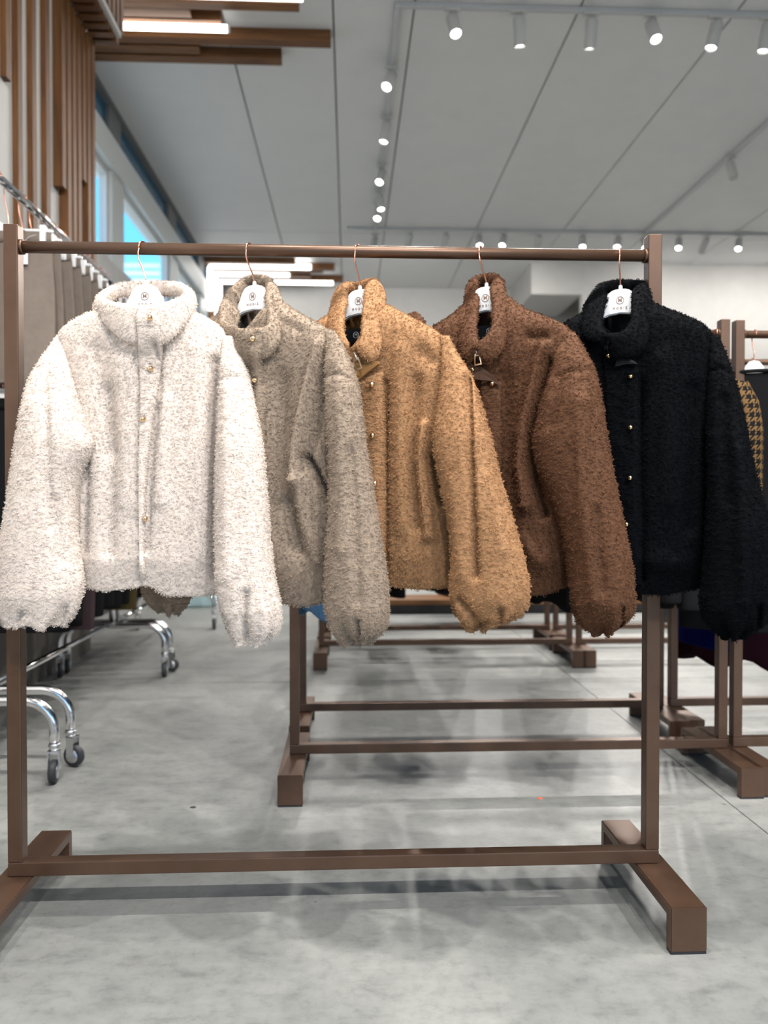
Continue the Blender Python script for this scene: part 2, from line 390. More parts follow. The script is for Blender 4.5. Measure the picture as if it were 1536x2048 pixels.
# shop front behind the camera: glazed bays between posts
for k in range(6):
    x0 = XN + k * 1.5; x1 = x0 + 1.5
    w = tag(lo_hi('window_%d' % (5 + k), (x0, YF - .06, 0), (x0 + .08, YF, 3.3), M['trim']), kind='structure')
    lo_hi('pane', (x0 + .08, YF - .035, .1), (x1, YF - .03, 3.3), M['glass'], w)
    lo_hi('frame', (x0 + .08, YF - .06, 0), (x1, YF, .1), M['trim'], w)
tag(lo_hi('wall_front', (XW, YF - .1, 3.3), (XR, YF, ZC), M['plaster']), kind='structure')

# ------------------------------------------------------------------ ceiling boards with LED tubes
def feature(label_b, boards, tubes, tag_group):
    for i, (Y, xe, z0, lab) in enumerate(boards):
        o = board((XW + .005, Y, z0), (xe, Y + .075, ZC), None, 'ceiling_board'); tag(o, lab, 'wooden board', tag_group)
# near feature
for (Y, xe, lab) in [(5.51, -0.47, 'wooden ceiling board nearest the window strip, front one of the boards'),
                     (5.395, -1.02, 'shorter wooden ceiling board just behind the front board'),
                     (5.28, -0.12, 'longest wooden ceiling board, right beside the shorter LED tube'),
                     (5.09, -0.82, 'wooden ceiling board ending with a step between the two LED tubes'),
                     (4.985, -1.00, 'short wooden ceiling board between the two LED tubes, farthest left end'),
                     (4.895, -0.31, 'wooden ceiling board just under the longer LED tube'),
                     (4.76, -0.13, 'wooden ceiling board at the very top edge above the longer LED tube')]:
    o = board((XW + .005, Y, ZC - .078), (xe, Y + .085, ZC - .001), None, 'ceiling_board'); tag(o, lab, 'wooden board', 'wooden boards on the near ceiling')
def led(path, lab, group, r=.017):
    t = empty('led_tube', path[-1], 0, lab, 'tube light', group)
    p = np.asarray(path) - np.asarray(path[-1])
    tube('diffuser', p, r, M['led'], t, 10)
    d = (p[-1] - p[-2]); d = d / np.linalg.norm(d)
    tube('end_cap', [p[-1], p[-1] + d * .015], r * 1.08, M['lamp'], t, 10)
    return t
for Y, xe, lab in [(5.127, at(455, 72, 5.127)[0], 'shorter glowing LED tube between wooden boards on the near ceiling'),
                   (4.79, at(606, 7, 4.79)[0], 'longer glowing LED tube along the top edge of the near ceiling boards')]:
    led([(XW + .03, Y, ZC - .106), (-1.0, Y, ZC - .106), (xe, Y, ZC - .106)], lab, 'LED tubes of the near ceiling boards', .024)
# far feature
for Y, pe, py, lab in [(10.22, 590, 524, 'thin dark ceiling board above the top LED tube at the far end'),
                  (10.44, 669, 531, 'far ceiling board reaching beyond the top LED tube'),
                  (10.56, 646, 542, 'far ceiling board just under the top LED tube'),
                  (10.80, 621, 552, 'far ceiling board just under the middle LED tube'),
                  (11.0, 686, 564, 'far ceiling board reaching beyond the lowest LED tube'),
                  (11.2, 627, 574, 'far ceiling board just under the lowest LED tube')]:
    o = board((XW + .005, Y, ZC - .08), (at(pe, py, Y)[0], Y + .09, ZC - .001), None, 'ceiling_board'); tag(o, lab, 'wooden board', 'wooden boards on the far ceiling')
for Y, lab in [(10.44, 'vertical wooden board on the far window wall between the outer and middle bent LED tubes'), (10.80, 'vertical wooden board on the far window wall between the middle and inner bent LED tubes'), (11.18, 'vertical wooden board on the far window wall beside the innermost bent LED tube')]:
    o = board((XW + .002, Y, 3.1), (XW + .08, Y + .13, ZC - .082), None, 'wall_board'); tag(o, lab, 'wooden board', 'wooden boards on the far window wall')
for Y, pe, zl, lab in [(10.33, 622, 3.35, 'top and outermost of the three bent LED tubes at the far end'),
                   (10.68, 579, 3.3, 'middle and shortest of the three bent LED tubes at the far end'),
                   (11.04, 666, 3.25, 'lowest and innermost of the three bent LED tubes at the far end')]:
    z = ZC - .09
    led([(XW + .06, Y, zl), (XW + .06, Y, 3.6), (XW + .06, Y, z - .04), (XW + .075, Y, z - .012), (XW + .1, Y, z), (-1.2, Y, z), (at(pe, 545, Y)[0], Y, z)], lab, 'bent LED tubes at the far end', .036)

# ------------------------------------------------------------------ track lights
def track(a, b, lab):
    a = np.array(a); b = np.array(b); s = np.abs(b - a) + np.array([.036, .036, .03])
    return tag(box('light_track', (a + b) / 2, s, M['track'], None, .003), lab, 'light track')
ZT = ZC - .016
track((0.31, 4.98, ZT), (7.2, 4.98, ZT), 'front grey-white light track running across the ceiling')
track((0.31, 5.02, ZT), (0.31, 9.0, ZT), 'light track running away from camera down the ceiling middle')
track((0.0, 9.06, ZT), (7.2, 9.06, ZT), 'far light track running across the back of the ceiling')
track((3.47, 5.4, ZT), (3.47, 9.0, ZT), 'light track running away from camera on the right ceiling')
def spot(pos, aim, lab, group, on=True, watts=None, drop=.07, size=1.0, cone=95):
    """pos: point on the track underside; aim: unit direction of the beam"""
    t = empty('track_spotlight', pos, 0, lab, 'spotlight', group)
    box('track_adapter', (0, 0, -.008), (.10 * size, .032, .016), M['lamp'], t, .003)
    tube('stem', [(0, 0, -.012), (0, 0, -.04), (0, 0, -drop)], .008, M['lamp'], t, 8)
    d = np.array(aim, float); d /= np.linalg.norm(d)
    q = Vector((0, 0, -1)).rotation_difference(Vector(d)).to_matrix().to_4x4()
    c = np.array([0, 0, -drop])
    R = .039 * size; Ln = .165 * size
    hd = lathe('housing', [(.001, .03), (R * .75, .03), (R, .02), (R, -Ln + .03), (R * .96, -Ln + .022), (R * .86, -Ln + .022), (R * .84, -Ln + .04)], M['lamp'], t, 18, 'Z', c, q)
    lathe('lens', [(R * .84, -Ln + .046), (R * .84, -Ln + .036), (R * .5, -Ln + .030), (.001, -Ln + .028)], M['lamp_on'] if on else M['lamp'], hd, 18, 'Z', c, q)
    if on:
        ld = bpy.data.lights.new('spot_beam', 'SPOT'); ld.energy = watts or SPOT_W; ld.spot_size = math.radians(cone); ld.spot_blend = 0.6 if cone < 120 else 1.0; ld.shadow_soft_size = .035; ld.color = (1.0, 0.95, 0.895)
        lo = bpy.data.objects.new('spot_beam', ld); COL.objects.link(lo); lo.parent = t
        lo.matrix_local = Matrix.Translation(Vector(c + d * (Ln + .02))) @ q
    return t
ordn = ['first', 'second', 'third', 'fourth', 'fifth', 'sixth', 'seventh', 'eighth', 'ninth', 'tenth', 'eleventh', 'twelfth', 'thirteenth', 'fourteenth', 'fifteenth', 'sixteenth']
for i, (px, aim) in enumerate([(905, (.10, -.45, -.9)), (1038, (.10, .25, -1)), (1183, (0.02, .35, -1)), (1303, (.05, -.45, -.9)), (1432, (-.25, -.02, -1)), (1535, (-.15, .1, -1))]):
    p = at(px, 48, 4.98); spot((p[0], 4.98, ZC - .03), aim, 'white track spotlight, %s from left on the front ceiling track' % ordn[i], 'spotlights on the front track')
for i, (py, aim) in enumerate([(140, (-.3, -.5, -.8)), (240, (-.2, -.1, -1)), (335, (-.2, -.5, -.8)), (385, (.1, -.3, -1)), (410, (-.1, -.5, -.8)), (470, (-.2, -.4, -.9))]):
    Y = 3.12 * F / (1000 - py); spot((.31, Y, ZC - .03), aim, 'white track spotlight, %s from camera on the middle ceiling track' % ordn[i], 'spotlights on the middle track', True, 34.0)
for i, (px, on) in enumerate([(820, 0), (892, 0), (958, 1), (1008, 1), (1078, 0), (1165, 1), (1236, 1), (1288, 1), (1358, 1), (1412, 0), (1478, 1)]):
    p = at(px, 470, 9.06); spot((p[0], 9.06, ZC - .03), (random.uniform(-.3, .1) if i != 10 else -.35, -.55 if on else .8, -.85), 'white track spotlight, %s from left on the far ceiling track' % ordn[i], 'spotlights on the far track', True, SPOT_W if on else 16.0, .07, 1.0, 95 if on else 150)
spot((3.47, 7.0, ZC - .03), (.1, -.3, -1), 'single white spotlight on the right ceiling track', 'spotlights on the right track', False)
# unseen spotlights past the right frame edge, added to brighten the walls there
for i, (x, Y) in enumerate([(5.2, 9.06), (6.2, 9.06), (4.2, 4.98), (5.4, 4.98)]):
    spot((x, Y, ZC - .03), (0, .8 if Y > 6 else .3, -.85), 'added unseen track spotlight beyond the right frame edge, %s from camera' % ['third', 'fourth', 'first', 'second'][i], 'added spotlights beyond the right frame edge', True, 18.0, .07, 1.0, 150)
track((-1.0, 1.15, ZT), (6.5, 1.15, ZT), 'added light track out of view above the front rack')  # unseen track and spots, added to light jackets and near floor from above
for i, (x, aim) in enumerate([(-.7, (.1, -.04, -1)), (.15, (-.05, -.05, -1)), (.95, (-.1, -.04, -1)), (2.2, (.1, .2, -1)), (3.6, (0, .2, -1))]):
    spot((x, 1.15, ZC - .03), aim, 'added unseen spotlight, %s from left on the track above the front rack' % ordn[i], 'added spotlights above the front rack', True, 72.0)
track((-1.0, -1.6, ZT), (6.5, -1.6, ZT), 'added light track out of view behind the camera')  # unseen track and spots, added as front light on the jackets
for i, (x, aim) in enumerate([(.2, (-.1, .95, -1)), (1.3, (-.3, .95, -1)), (2.4, (-.6, .95, -1)), (3.6, (-.9, .95, -1))]):
    spot((x, -1.6, ZC - .03), aim, 'added unseen spotlight, %s from left on the track behind the camera' % ordn[i], 'added spotlights behind the camera', True, 104.0)

# ================================================================== CLOTHES RACKS
RZ = 1.385
def make_rack(loc, lab):
    t = empty('clothes_rack', loc, 0, lab, 'clothes rack', 'bronze clothes racks')
    hw = .6665; p = .029
    for s in (-1, 1):
        lo_hi('post', (s * hw - p / 2, -.0155, .091 + (p if True else 0)), (s * hw + p / 2, .0155, 1.427), M['bronze'], t, .0025)
        f = empty_part('foot', t, (s * hw, 0, 0))
        y0, y1 = -.195, .215; w = .0355
        bm = bmesh.new()
        pr = [(y0, .004), (y0, .09), (y1, .09), (y1, .004), (y1 - .022, .004), (y1 - .022, .068), (y0 + .022, .068), (y0 + .022, .004)]
        A = [bm.verts.new((s * hw - w, y, z)) for y, z in pr]; B = [bm.verts.new((s * hw + w, y, z)) for y, z in pr]
        for idx in ((0, 1, 6, 7), (1, 2, 5, 6), (2, 3, 4, 5)):
            bm.faces.new([A[i] for i in idx]); bm.faces.new([B[i] for i in reversed(idx)])
        for i in range(8):
            j = (i + 1) % 8; bm.faces.new((A[j], A[i], B[i], B[j]))
        bmesh.ops.recalc_face_normals(bm, faces=bm.faces)
        bmesh.ops.bevel(bm, geom=[e for e in bm.edges if e.calc_face_angle(0) > .5], offset=.002, segments=2, affect='EDGES')
        fo = bm_obj('foot', bm, M['bronze'], t)
        for y in (y0 + .011, y1 - .011): box('rubber_pad', (s * hw, y, .003), (.069, .020, .006), M['rubber'], fo)
    lo_hi('bottom_bar', (-hw - p / 2, -.0155, .091), (hw + p / 2, .0155, .091 + p), M['bronze'], t, .0025)
    tube('rail', [(-hw + .014, 0, RZ), (0, 0, RZ), (hw - .014, 0, RZ)], .0122, M['bronze'], t, 24)
    for s in (-1, 1): lathe('rail_flange', [(.0122, -.003), (.0150, -.003), (.0150, .003), (.0122, .003)], M['bronze'], t, 20, 'X', (s * (hw - .0175), 0, RZ))
    return t
def empty_part(*a): return None
YR = 1.64
rack0 = make_rack((-.0205, YR, 0), 'bronze clothes rack nearest the camera, holding the five fleece jackets')
rows = [(0.50, 2.39, 'bronze clothes rack in the second row, right behind the fleece jackets'),
        (1.885, 2.40, 'bronze clothes rack in the second row at the right edge, holding black tops'),
        (0.495, 2.87, 'bronze clothes rack in the third row, back to back with the second row'),
        (1.885, 2.88, 'bronze clothes rack in the third row at the right, behind the cobalt garment'),
        (0.52, 4.15, 'bronze clothes rack in the fourth row, beyond the bright aisle'),
        (1.905, 4.15, 'bronze clothes rack in the fourth row at the right, beyond the bright aisle'),
        (0.52, 4.62, 'bronze clothes rack in the fifth row, back to back with the fourth row'),
        (1.905, 4.62, 'bronze clothes rack in the fifth row at the right'),
        (0.52, 5.85, 'bronze clothes rack in the farthest row, seen under the camel jacket'),
        (1.905, 5.85, 'bronze clothes rack in the farthest row at the right')]
for x, y, lab in rows:
    c = copy_tree(rack0); c.location = (x, y, 0); c['label'] = lab

# ================================================================== TEXT
def text_mesh(s, size, name, mat, parent, loc, extrude=.0004, spacing=1.0, bold=0.0):
    cu = bpy.data.curves.new(name, 'FONT'); cu.body = s; cu.size = size; cu.align_x = 'CENTER'; cu.align_y = 'CENTER'; cu.extrude = extrude; cu.space_character = spacing; cu.offset = bold; cu.resolution_u = 3
    o = bpy.data.objects.new(name, cu); COL.objects.link(o)
    dg = bpy.context.evaluated_depsgraph_get(); me = bpy.data.meshes.new_from_object(o.evaluated_get(dg))
    bpy.data.objects.remove(o); bpy.data.curves.remove(cu)
    V = np.array([v.co[:] for v in me.vertices])
    for v, c in zip(me.vertices, V): v.co = (c[0], -c[2], c[1])
    me.name = name; me.materials.clear()
    q = new_obj(name, me, mat, parent); q.location = loc
    return q
def ring_mesh(name, r0, r1, mat, parent, loc, th=.0006, n=32):
    P = [(r1 * math.cos(t), r1 * math.sin(t)) for t in np.linspace(0, 2 * math.pi, n, endpoint=False)]
    Q = [(r0 * math.cos(t), r0 * math.sin(t)) for t in np.linspace(0, 2 * math.pi, n, endpoint=False)]
    o = prism(name, P, -th, th, mat, parent, 0, Q); o.location = loc
    return o

# ================================================================== FLEECE JACKETS
def smooth_interp(y, ys, vs):
    d = np.interp(y, ys, vs)
    k = np.array([1, 2, 3, 2, 1.]); k /= k.sum()
    p = np.pad(d, 2, mode='edge'); p[:2] = 2 * d[0] - d[2:0:-1]; p[-2:] = 2 * d[-1] - d[-2:-4:-1]
    return np.convolve(p, k, 'valid')
def polydist(X, Y, pts):
    D = np.full(X.shape, 1e9)
    for (x0, y0), (x1, y1) in zip(pts[:-1], pts[1:]):
        dx, dy = x1 - x0, y1 - y0; t = np.clip(((X - x0) * dx + (Y - y0) * dy) / (dx * dx + dy * dy), 0, 1)
        D = np.minimum(D, np.hypot(X - x0 - t * dx, Y - y0 - t * dy))
    return D
def lump(a, b, seed, f=1.0):
    r = np.random.RandomState(seed); out = 0
    for k in range(5):
        fx, fy, ph = r.uniform(8, 26) * f, r.uniform(4, 14) * f, r.uniform(0, 6.28); out = out + np.sin(a * fx + b * fy * (1 if k % 2 else -1) + ph) / 5
    return out

class Jacket:
    def __init__(s, rail_px, neck_px, theta, base=0.0, yrow=YR):
        s.th = math.radians(theta); s.O = np.array([at(neck_px, 600, yrow)[0], yrow, 0.0])
        s.u = np.array([math.cos(s.th), -math.sin(s.th), 0]); s.n = np.array([-math.sin(s.th), -math.cos(s.th), 0])
        s.z0 = 0.6; s.base = base
    def inv(s, px, py, o):
        d = ray(px, py); k = (o - (CAM - s.O) @ s.n) / (d @ s.n); p = CAM + k * d
        return (p - s.O) @ s.u, p[2]
    def world(s, A):
        A = np.asarray(A, float); return s.O + A[..., 0:1] * s.u + A[..., 1:2] * s.n + A[..., 2:3] * np.array([0, 0, 1.])
    def loc(s, A):
        A = np.asarray(A, float); return np.stack([A[..., 0], -A[..., 1], A[..., 2] - s.z0], -1)
    def root(s, name, label, cat, group):
        return empty(name, (s.O[0], s.O[1], s.z0), -s.th, label, cat, group)

def fold_disp(J, A, si, folds):
    px, py = proj(J.world(A)); d = np.zeros(px.shape)
    for pts, w, amp in folds: d += amp * np.exp(-(polydist(px, py, pts) / w) ** 2)
    A[..., 1] += d * np.clip(si * 2.5, 0, 1)
    return A
def sections(uL, uR, zL, zR, oc, hf, hb, m, pc=.85, ps=.85):
    n = len(uL); s = np.linspace(0, 2 * np.pi, m, endpoint=False); c, si = np.cos(s), np.sin(s)
    cu = np.sign(c) * np.abs(c) ** pc; so = np.sign(si) * np.abs(si) ** ps
    uc, hw, zc, dz = (uL + uR) / 2, (uR - uL) / 2, (zL + zR) / 2, (zR - zL) / 2
    A = np.zeros((n, m, 3))
    A[..., 0] = uc[:, None] + hw[:, None] * cu; A[..., 2] = zc[:, None] + dz[:, None] * cu
    A[..., 1] = oc[:, None] + np.where(so > 0, hf[:, None], hb[:, None]) * so
    return A, np.broadcast_to(si, (n, m))
def close_bottom(A, up=.02):
    c = A[-1].mean(0); out = [A]
    for f, dz in ((.975, -.004), (.93, -.0065), (.84, -.006), (.70, 0.0), (.62, up)):
        r = c + (A[-1] - c) * f; r[:, 2] = A[-1][:, 2] + dz; out.append(r[None])
    return np.concatenate(out)

def sleeve(J, rows, oc, hdk, folds, seed, n=96, m=72, mirror_about=None, oshift=0.0, pleat=.0035):
    R = np.array(rows, float); y = np.linspace(R[0, 0], R[-1, 0], n)
    xl, xr = smooth_interp(y, R[:, 0], R[:, 1]), smooth_interp(y, R[:, 0], R[:, 2])
    t = (y - y[0]) / (y[-1] - y[0]); o = np.interp(t, [0, .12, .35, 1], oc) + J.base
    L = np.array([J.inv(a, b, c) for a, b, c in zip(xl, y, o)]); Rr = np.array([J.inv(a, b, c) for a, b, c in zip(xr, y, o)])
    hw = (Rr[:, 0] - L[:, 0]) / 2; hd = np.minimum(hw * .9, .052) * hdk * np.interp(t, [0, .08, .9, 1], [.55, 1, 1, .72])
    A, si = sections(L[:, 0], Rr[:, 0], L[:, 1], Rr[:, 1], o, hd, hd, m, .9, .9)
    s = np.linspace(0, 2 * np.pi, m, endpoint=False); T = t[:, None]
    ctr = A.mean(1, keepdims=True); g = np.clip((T - .84) / .16, 0, 1) ** 1.6
    rng = np.random.RandomState(seed); ph = rng.uniform(0, 6.28, 3)
    pl = (np.sin(6 * s + ph[0]) + .7 * np.sin(9 * s + ph[1]) + .6 * np.sin(4 * s + ph[2])) * pleat
    dirv = A - ctr; dirv[..., 2] = 0; dirv /= np.linalg.norm(dirv, axis=-1, keepdims=True) + 1e-9
    A = A + dirv * (g * pl)[..., None]
    A[..., 2] += g * np.roll(pl, 5) * .7
    A[..., 1] += .0045 * lump(A[..., 0] * 1.6, A[..., 2], seed) * np.sin(np.clip(T, 0, 1) * np.pi)
    if mirror_about is None:
        A = fold_disp(J, A, si, folds)
    else:
        A[..., 0] = 2 * mirror_about - A[..., 0]; A[..., 1] += oshift
        A = A[:, ::-1]
    return close_bottom(A)

def fur(o, mat, length, dens, seed, kids=22, radius=.00048):
    me = o.data
    vg = o.vertex_groups.new(name='fur'); nr = np.array([v.normal[:] for v in me.vertices])
    front = np.where(nr[:, 1] < 0.25)[0].tolist(); back = np.where(nr[:, 1] >= 0.25)[0].tolist()
    vg.add(front, 1.0, 'REPLACE')
    if back: vg.add(back, 0.12, 'REPLACE')
    area = sum(p.area * (1.0 if p.normal[1] < 0.25 else .12) for p in me.polygons)
    md = o.modifiers.new('fur', 'PARTICLE_SYSTEM'); ps = md.particle_system; st = ps.settings
    st.type = 'HAIR'; st.count = max(60, int(area * dens)); st.hair_step = 3; st.render_step = 2; st.display_step = 2
    st.use_advanced_hair = True; st.emit_from = 'FACE'; st.distribution = 'RAND'; st.use_emit_random = True; st.use_even_distribution = True
    ps.seed = seed; ps.vertex_group_density = 'fur'
    st.normal_factor = length * .13; st.tangent_factor = 0.0; st.factor_random = length * .23; st.object_align_factor = (0, 0, -length * .10)
    st.child_type = 'INTERPOLATED'; st.rendered_child_count = kids; st.child_percent = 0
    st.clump_factor = 0.6; st.clump_shape = 0.2
    st.child_length = 1.0; st.child_length_threshold = 0
    st.roughness_1 = .0004; st.roughness_1_size = .01; st.roughness_2 = .0007; st.roughness_2_size = .6; st.roughness_endpoint = .0005
    st.kink = 'CURL'; st.kink_amplitude = .0008; st.kink_frequency = 2.0; st.kink_shape = .2
    st.root_radius = 1.0; st.tip_radius = .75; st.radius_scale = radius; st.use_close_tip = False; st.shape = 0.1
    st.material_slot = mat.name if False else st.material_slot
    return st

def strip_solid(J, top, bot, th, n=72, m=20):
    """thick band between two edges; each station (px, py, offset)"""
    T = np.array([[*J.inv(x, y, o + J.base), o + J.base] for x, y, o in top])[:, [0, 2, 1]]
    B = np.array([[*J.inv(x, y, o + J.base), o + J.base] for x, y, o in bot])[:, [0, 2, 1]]
    T, B = spline(T, n), spline(B, n); C = (T + B) / 2; hv = (T - B) / 2
    tg = np.gradient(C, axis=0); tg /= np.linalg.norm(tg, axis=1)[:, None]
    nr = np.cross(tg, hv); nr /= np.linalg.norm(nr, axis=1)[:, None] + 1e-9
    s = np.linspace(0, 2 * np.pi, m, endpoint=False); c, si = np.cos(s), np.sin(s)
    cs, ss = np.sign(c) * np.abs(c) ** .75, np.sign(si) * np.abs(si) ** .8
    e = np.linspace(0, 1, n); tw = np.clip(np.minimum(e, 1 - e) / .03, .25, 1)
    thv = th * tw
    A = C[:, None] + hv[:, None] * cs[None, :, None] + nr[:, None] * (ss[None, :, None] * (thv / 2)[:, None, None])
    return A

def front_of(J, BA, m):
    """front surface offset of the body as a function of (u, z)"""
    s = np.linspace(0, 2 * np.pi, m, endpoint=False); idx = np.where((s > .05) & (s < np.pi - .05))[0][::-1]
    zs = BA[:, idx, 2].mean(1)
    def f(u, z):
        i = int(np.clip(np.argmin(np.abs(zs - z)), 0, len(zs) - 1)); r = BA[i, idx]
        return float(np.interp(u, r[:, 0], r[:, 1]))
    def hit(px, py, extra=0.0):
        o = .06 + J.base
        for _ in range(5):
            u, z = J.inv(px, py, o); o = f(u, z) + extra
        return u, o, z
    return f, hit

HANG_TXT = 'MODIZ'
def hanger(J, rail_px, top_y, label, group, o=0.0, arms=True):
    """moulded hanger with a wire hook, printed emblem and lettering"""
    uc, zt = J.inv(J.neck, top_y, o); k = .00106
    wt = J.world(np.array([uc, o, zt]))
    r = empty('hanger', wt, -J.th, label, 'hanger', group)
    half = [(0, 0), (9, .5), (18, 4), (24, 14), (29, 28), (36, 43), (60, 60), (100, 80), (128, 94), (132, 100), (125, 103), (90, 93), (56, 76), (38, 60), (20, 52), (0, 49)]
    kx = k * 1.12; P = [(x * kx, -y * k) for x, y in half] + [(-x * kx, -y * k) for x, y in half[-2:0:-1]]
    prism('hanger_body', P, -.007, .007, M['hanger'], r, .0022)
    lathe('hook_collar', [(.0030, -.002), (.0042, .0), (.0042, .005), (.0034, .0085), (.0014, .009)], M['hanger'], r, 14, 'Z', (0, 0, 0))
    y = -.0074
    ring_mesh('emblem_ring', .0072, .0080, M['print'], r, (0, y, -23 * k))
    text_mesh('M', .0115, 'emblem_letter', M['print'], r, (0, y, -23 * k), .0004, 1, .0001)
    text_mesh(HANG_TXT, .0062, 'lettering', M['print'], r, (0, y, -38.5 * k), .0003, 1.75)
    # wire hook, in world directions turned into the hanger's frame
    pr = at(rail_px, 505, YR); rail = np.array([pr[0], YR, RZ]); R = .0122 + .0019
    dx = np.array([-.45, -.89, 0]); pts = []
    for a in np.radians(np.linspace(-25, 195, 16)):
        pts.append(rail + R * (-math.cos(a) * dx + math.sin(a) * np.array([0, 0, 1.])) + 0)
    neck = wt + np.array([0, 0, .009])
    for f in (.18, .36, .55, .75, .92, 1.0):
        q = pts[15] * (1 - f) + neck * f
        q = q + dx * (.012 * math.sin(math.pi * min(1, f * 1.25)) * (1 - f)); pts.append(q)
    pts = np.array(pts) - wt
    ci, sn = math.cos(J.th), math.sin(J.th)
    L = np.stack([pts[:, 0] * ci - pts[:, 1] * sn, pts[:, 0] * sn + pts[:, 1] * ci, pts[:, 2]], 1)
    tube('hook', spline(L, 60), .0017, M['rosegold'], r, 8)
    return r

def snap(J, u, o, z, root, r=.0047):
    p = J.loc(np.array([u, o, z]))
    lathe('snap_button', [(r * 1.15, .0025), (r * 1.2, .0), (r, -.001), (r * .85, -.0026), (r * .5, -.0041), (.0002, -.0046)], M['gold'], root, 14, 'Y', p)

def zip_pull(J, px, py, hit, root, rot=0.0, k=.00105, extra=.012):
    u, o, z = hit(px, py, extra); p = J.loc(np.array([u, o, z]))
    P = [(-5, 0), (5, 0), (7.6, -21), (7, -23), (-7, -23), (-7.6, -21)]; Q = [(-3.2, -5), (3.2, -5), (5, -19), (4.4, -20), (-4.4, -20), (-5, -19)]
    e = prism('zip_pull', [(x * k, q * k) for x, q in P], -.0012, .0012, M['silver'], root, 0, [(x * k, q * k) for x, q in Q])
    e.location = [float(v) for v in p]; e.rotation_euler = (0, rot, 0)
    lk = tube('zip_link', [(0, 0, -.004), (0, -.002, .002), (-.001, -.001, .008), (-.004, .0, .013)], .0022, M['silver'], root, 8)
    lk.location = e.location; lk.rotation_euler = (0, rot, 0)
def patch(J, name, pts, hit, mat, root, th=.007, lift=.019):
    """thin sewn panel lying on the front of the body; pts in pixels"""
    L = np.array([J.loc(np.array(hit(x, y, lift))) for x, y in pts]); n = len(L); back = L + np.array([0, th, 0])
    c0, c1 = L.mean(0) - np.array([0, .002, 0]), back.mean(0)
    V = np.vstack([L, back, c0[None], c1[None]]); Fc = []
    for i in range(n):
        j = (i + 1) % n; Fc += [(i, j, n + j, n + i), (2 * n, j, i), (2 * n + 1, n + i, n + j)]
    o = mesh(name, V, Fc, mat, root); fix_normals(o.data)
    return o

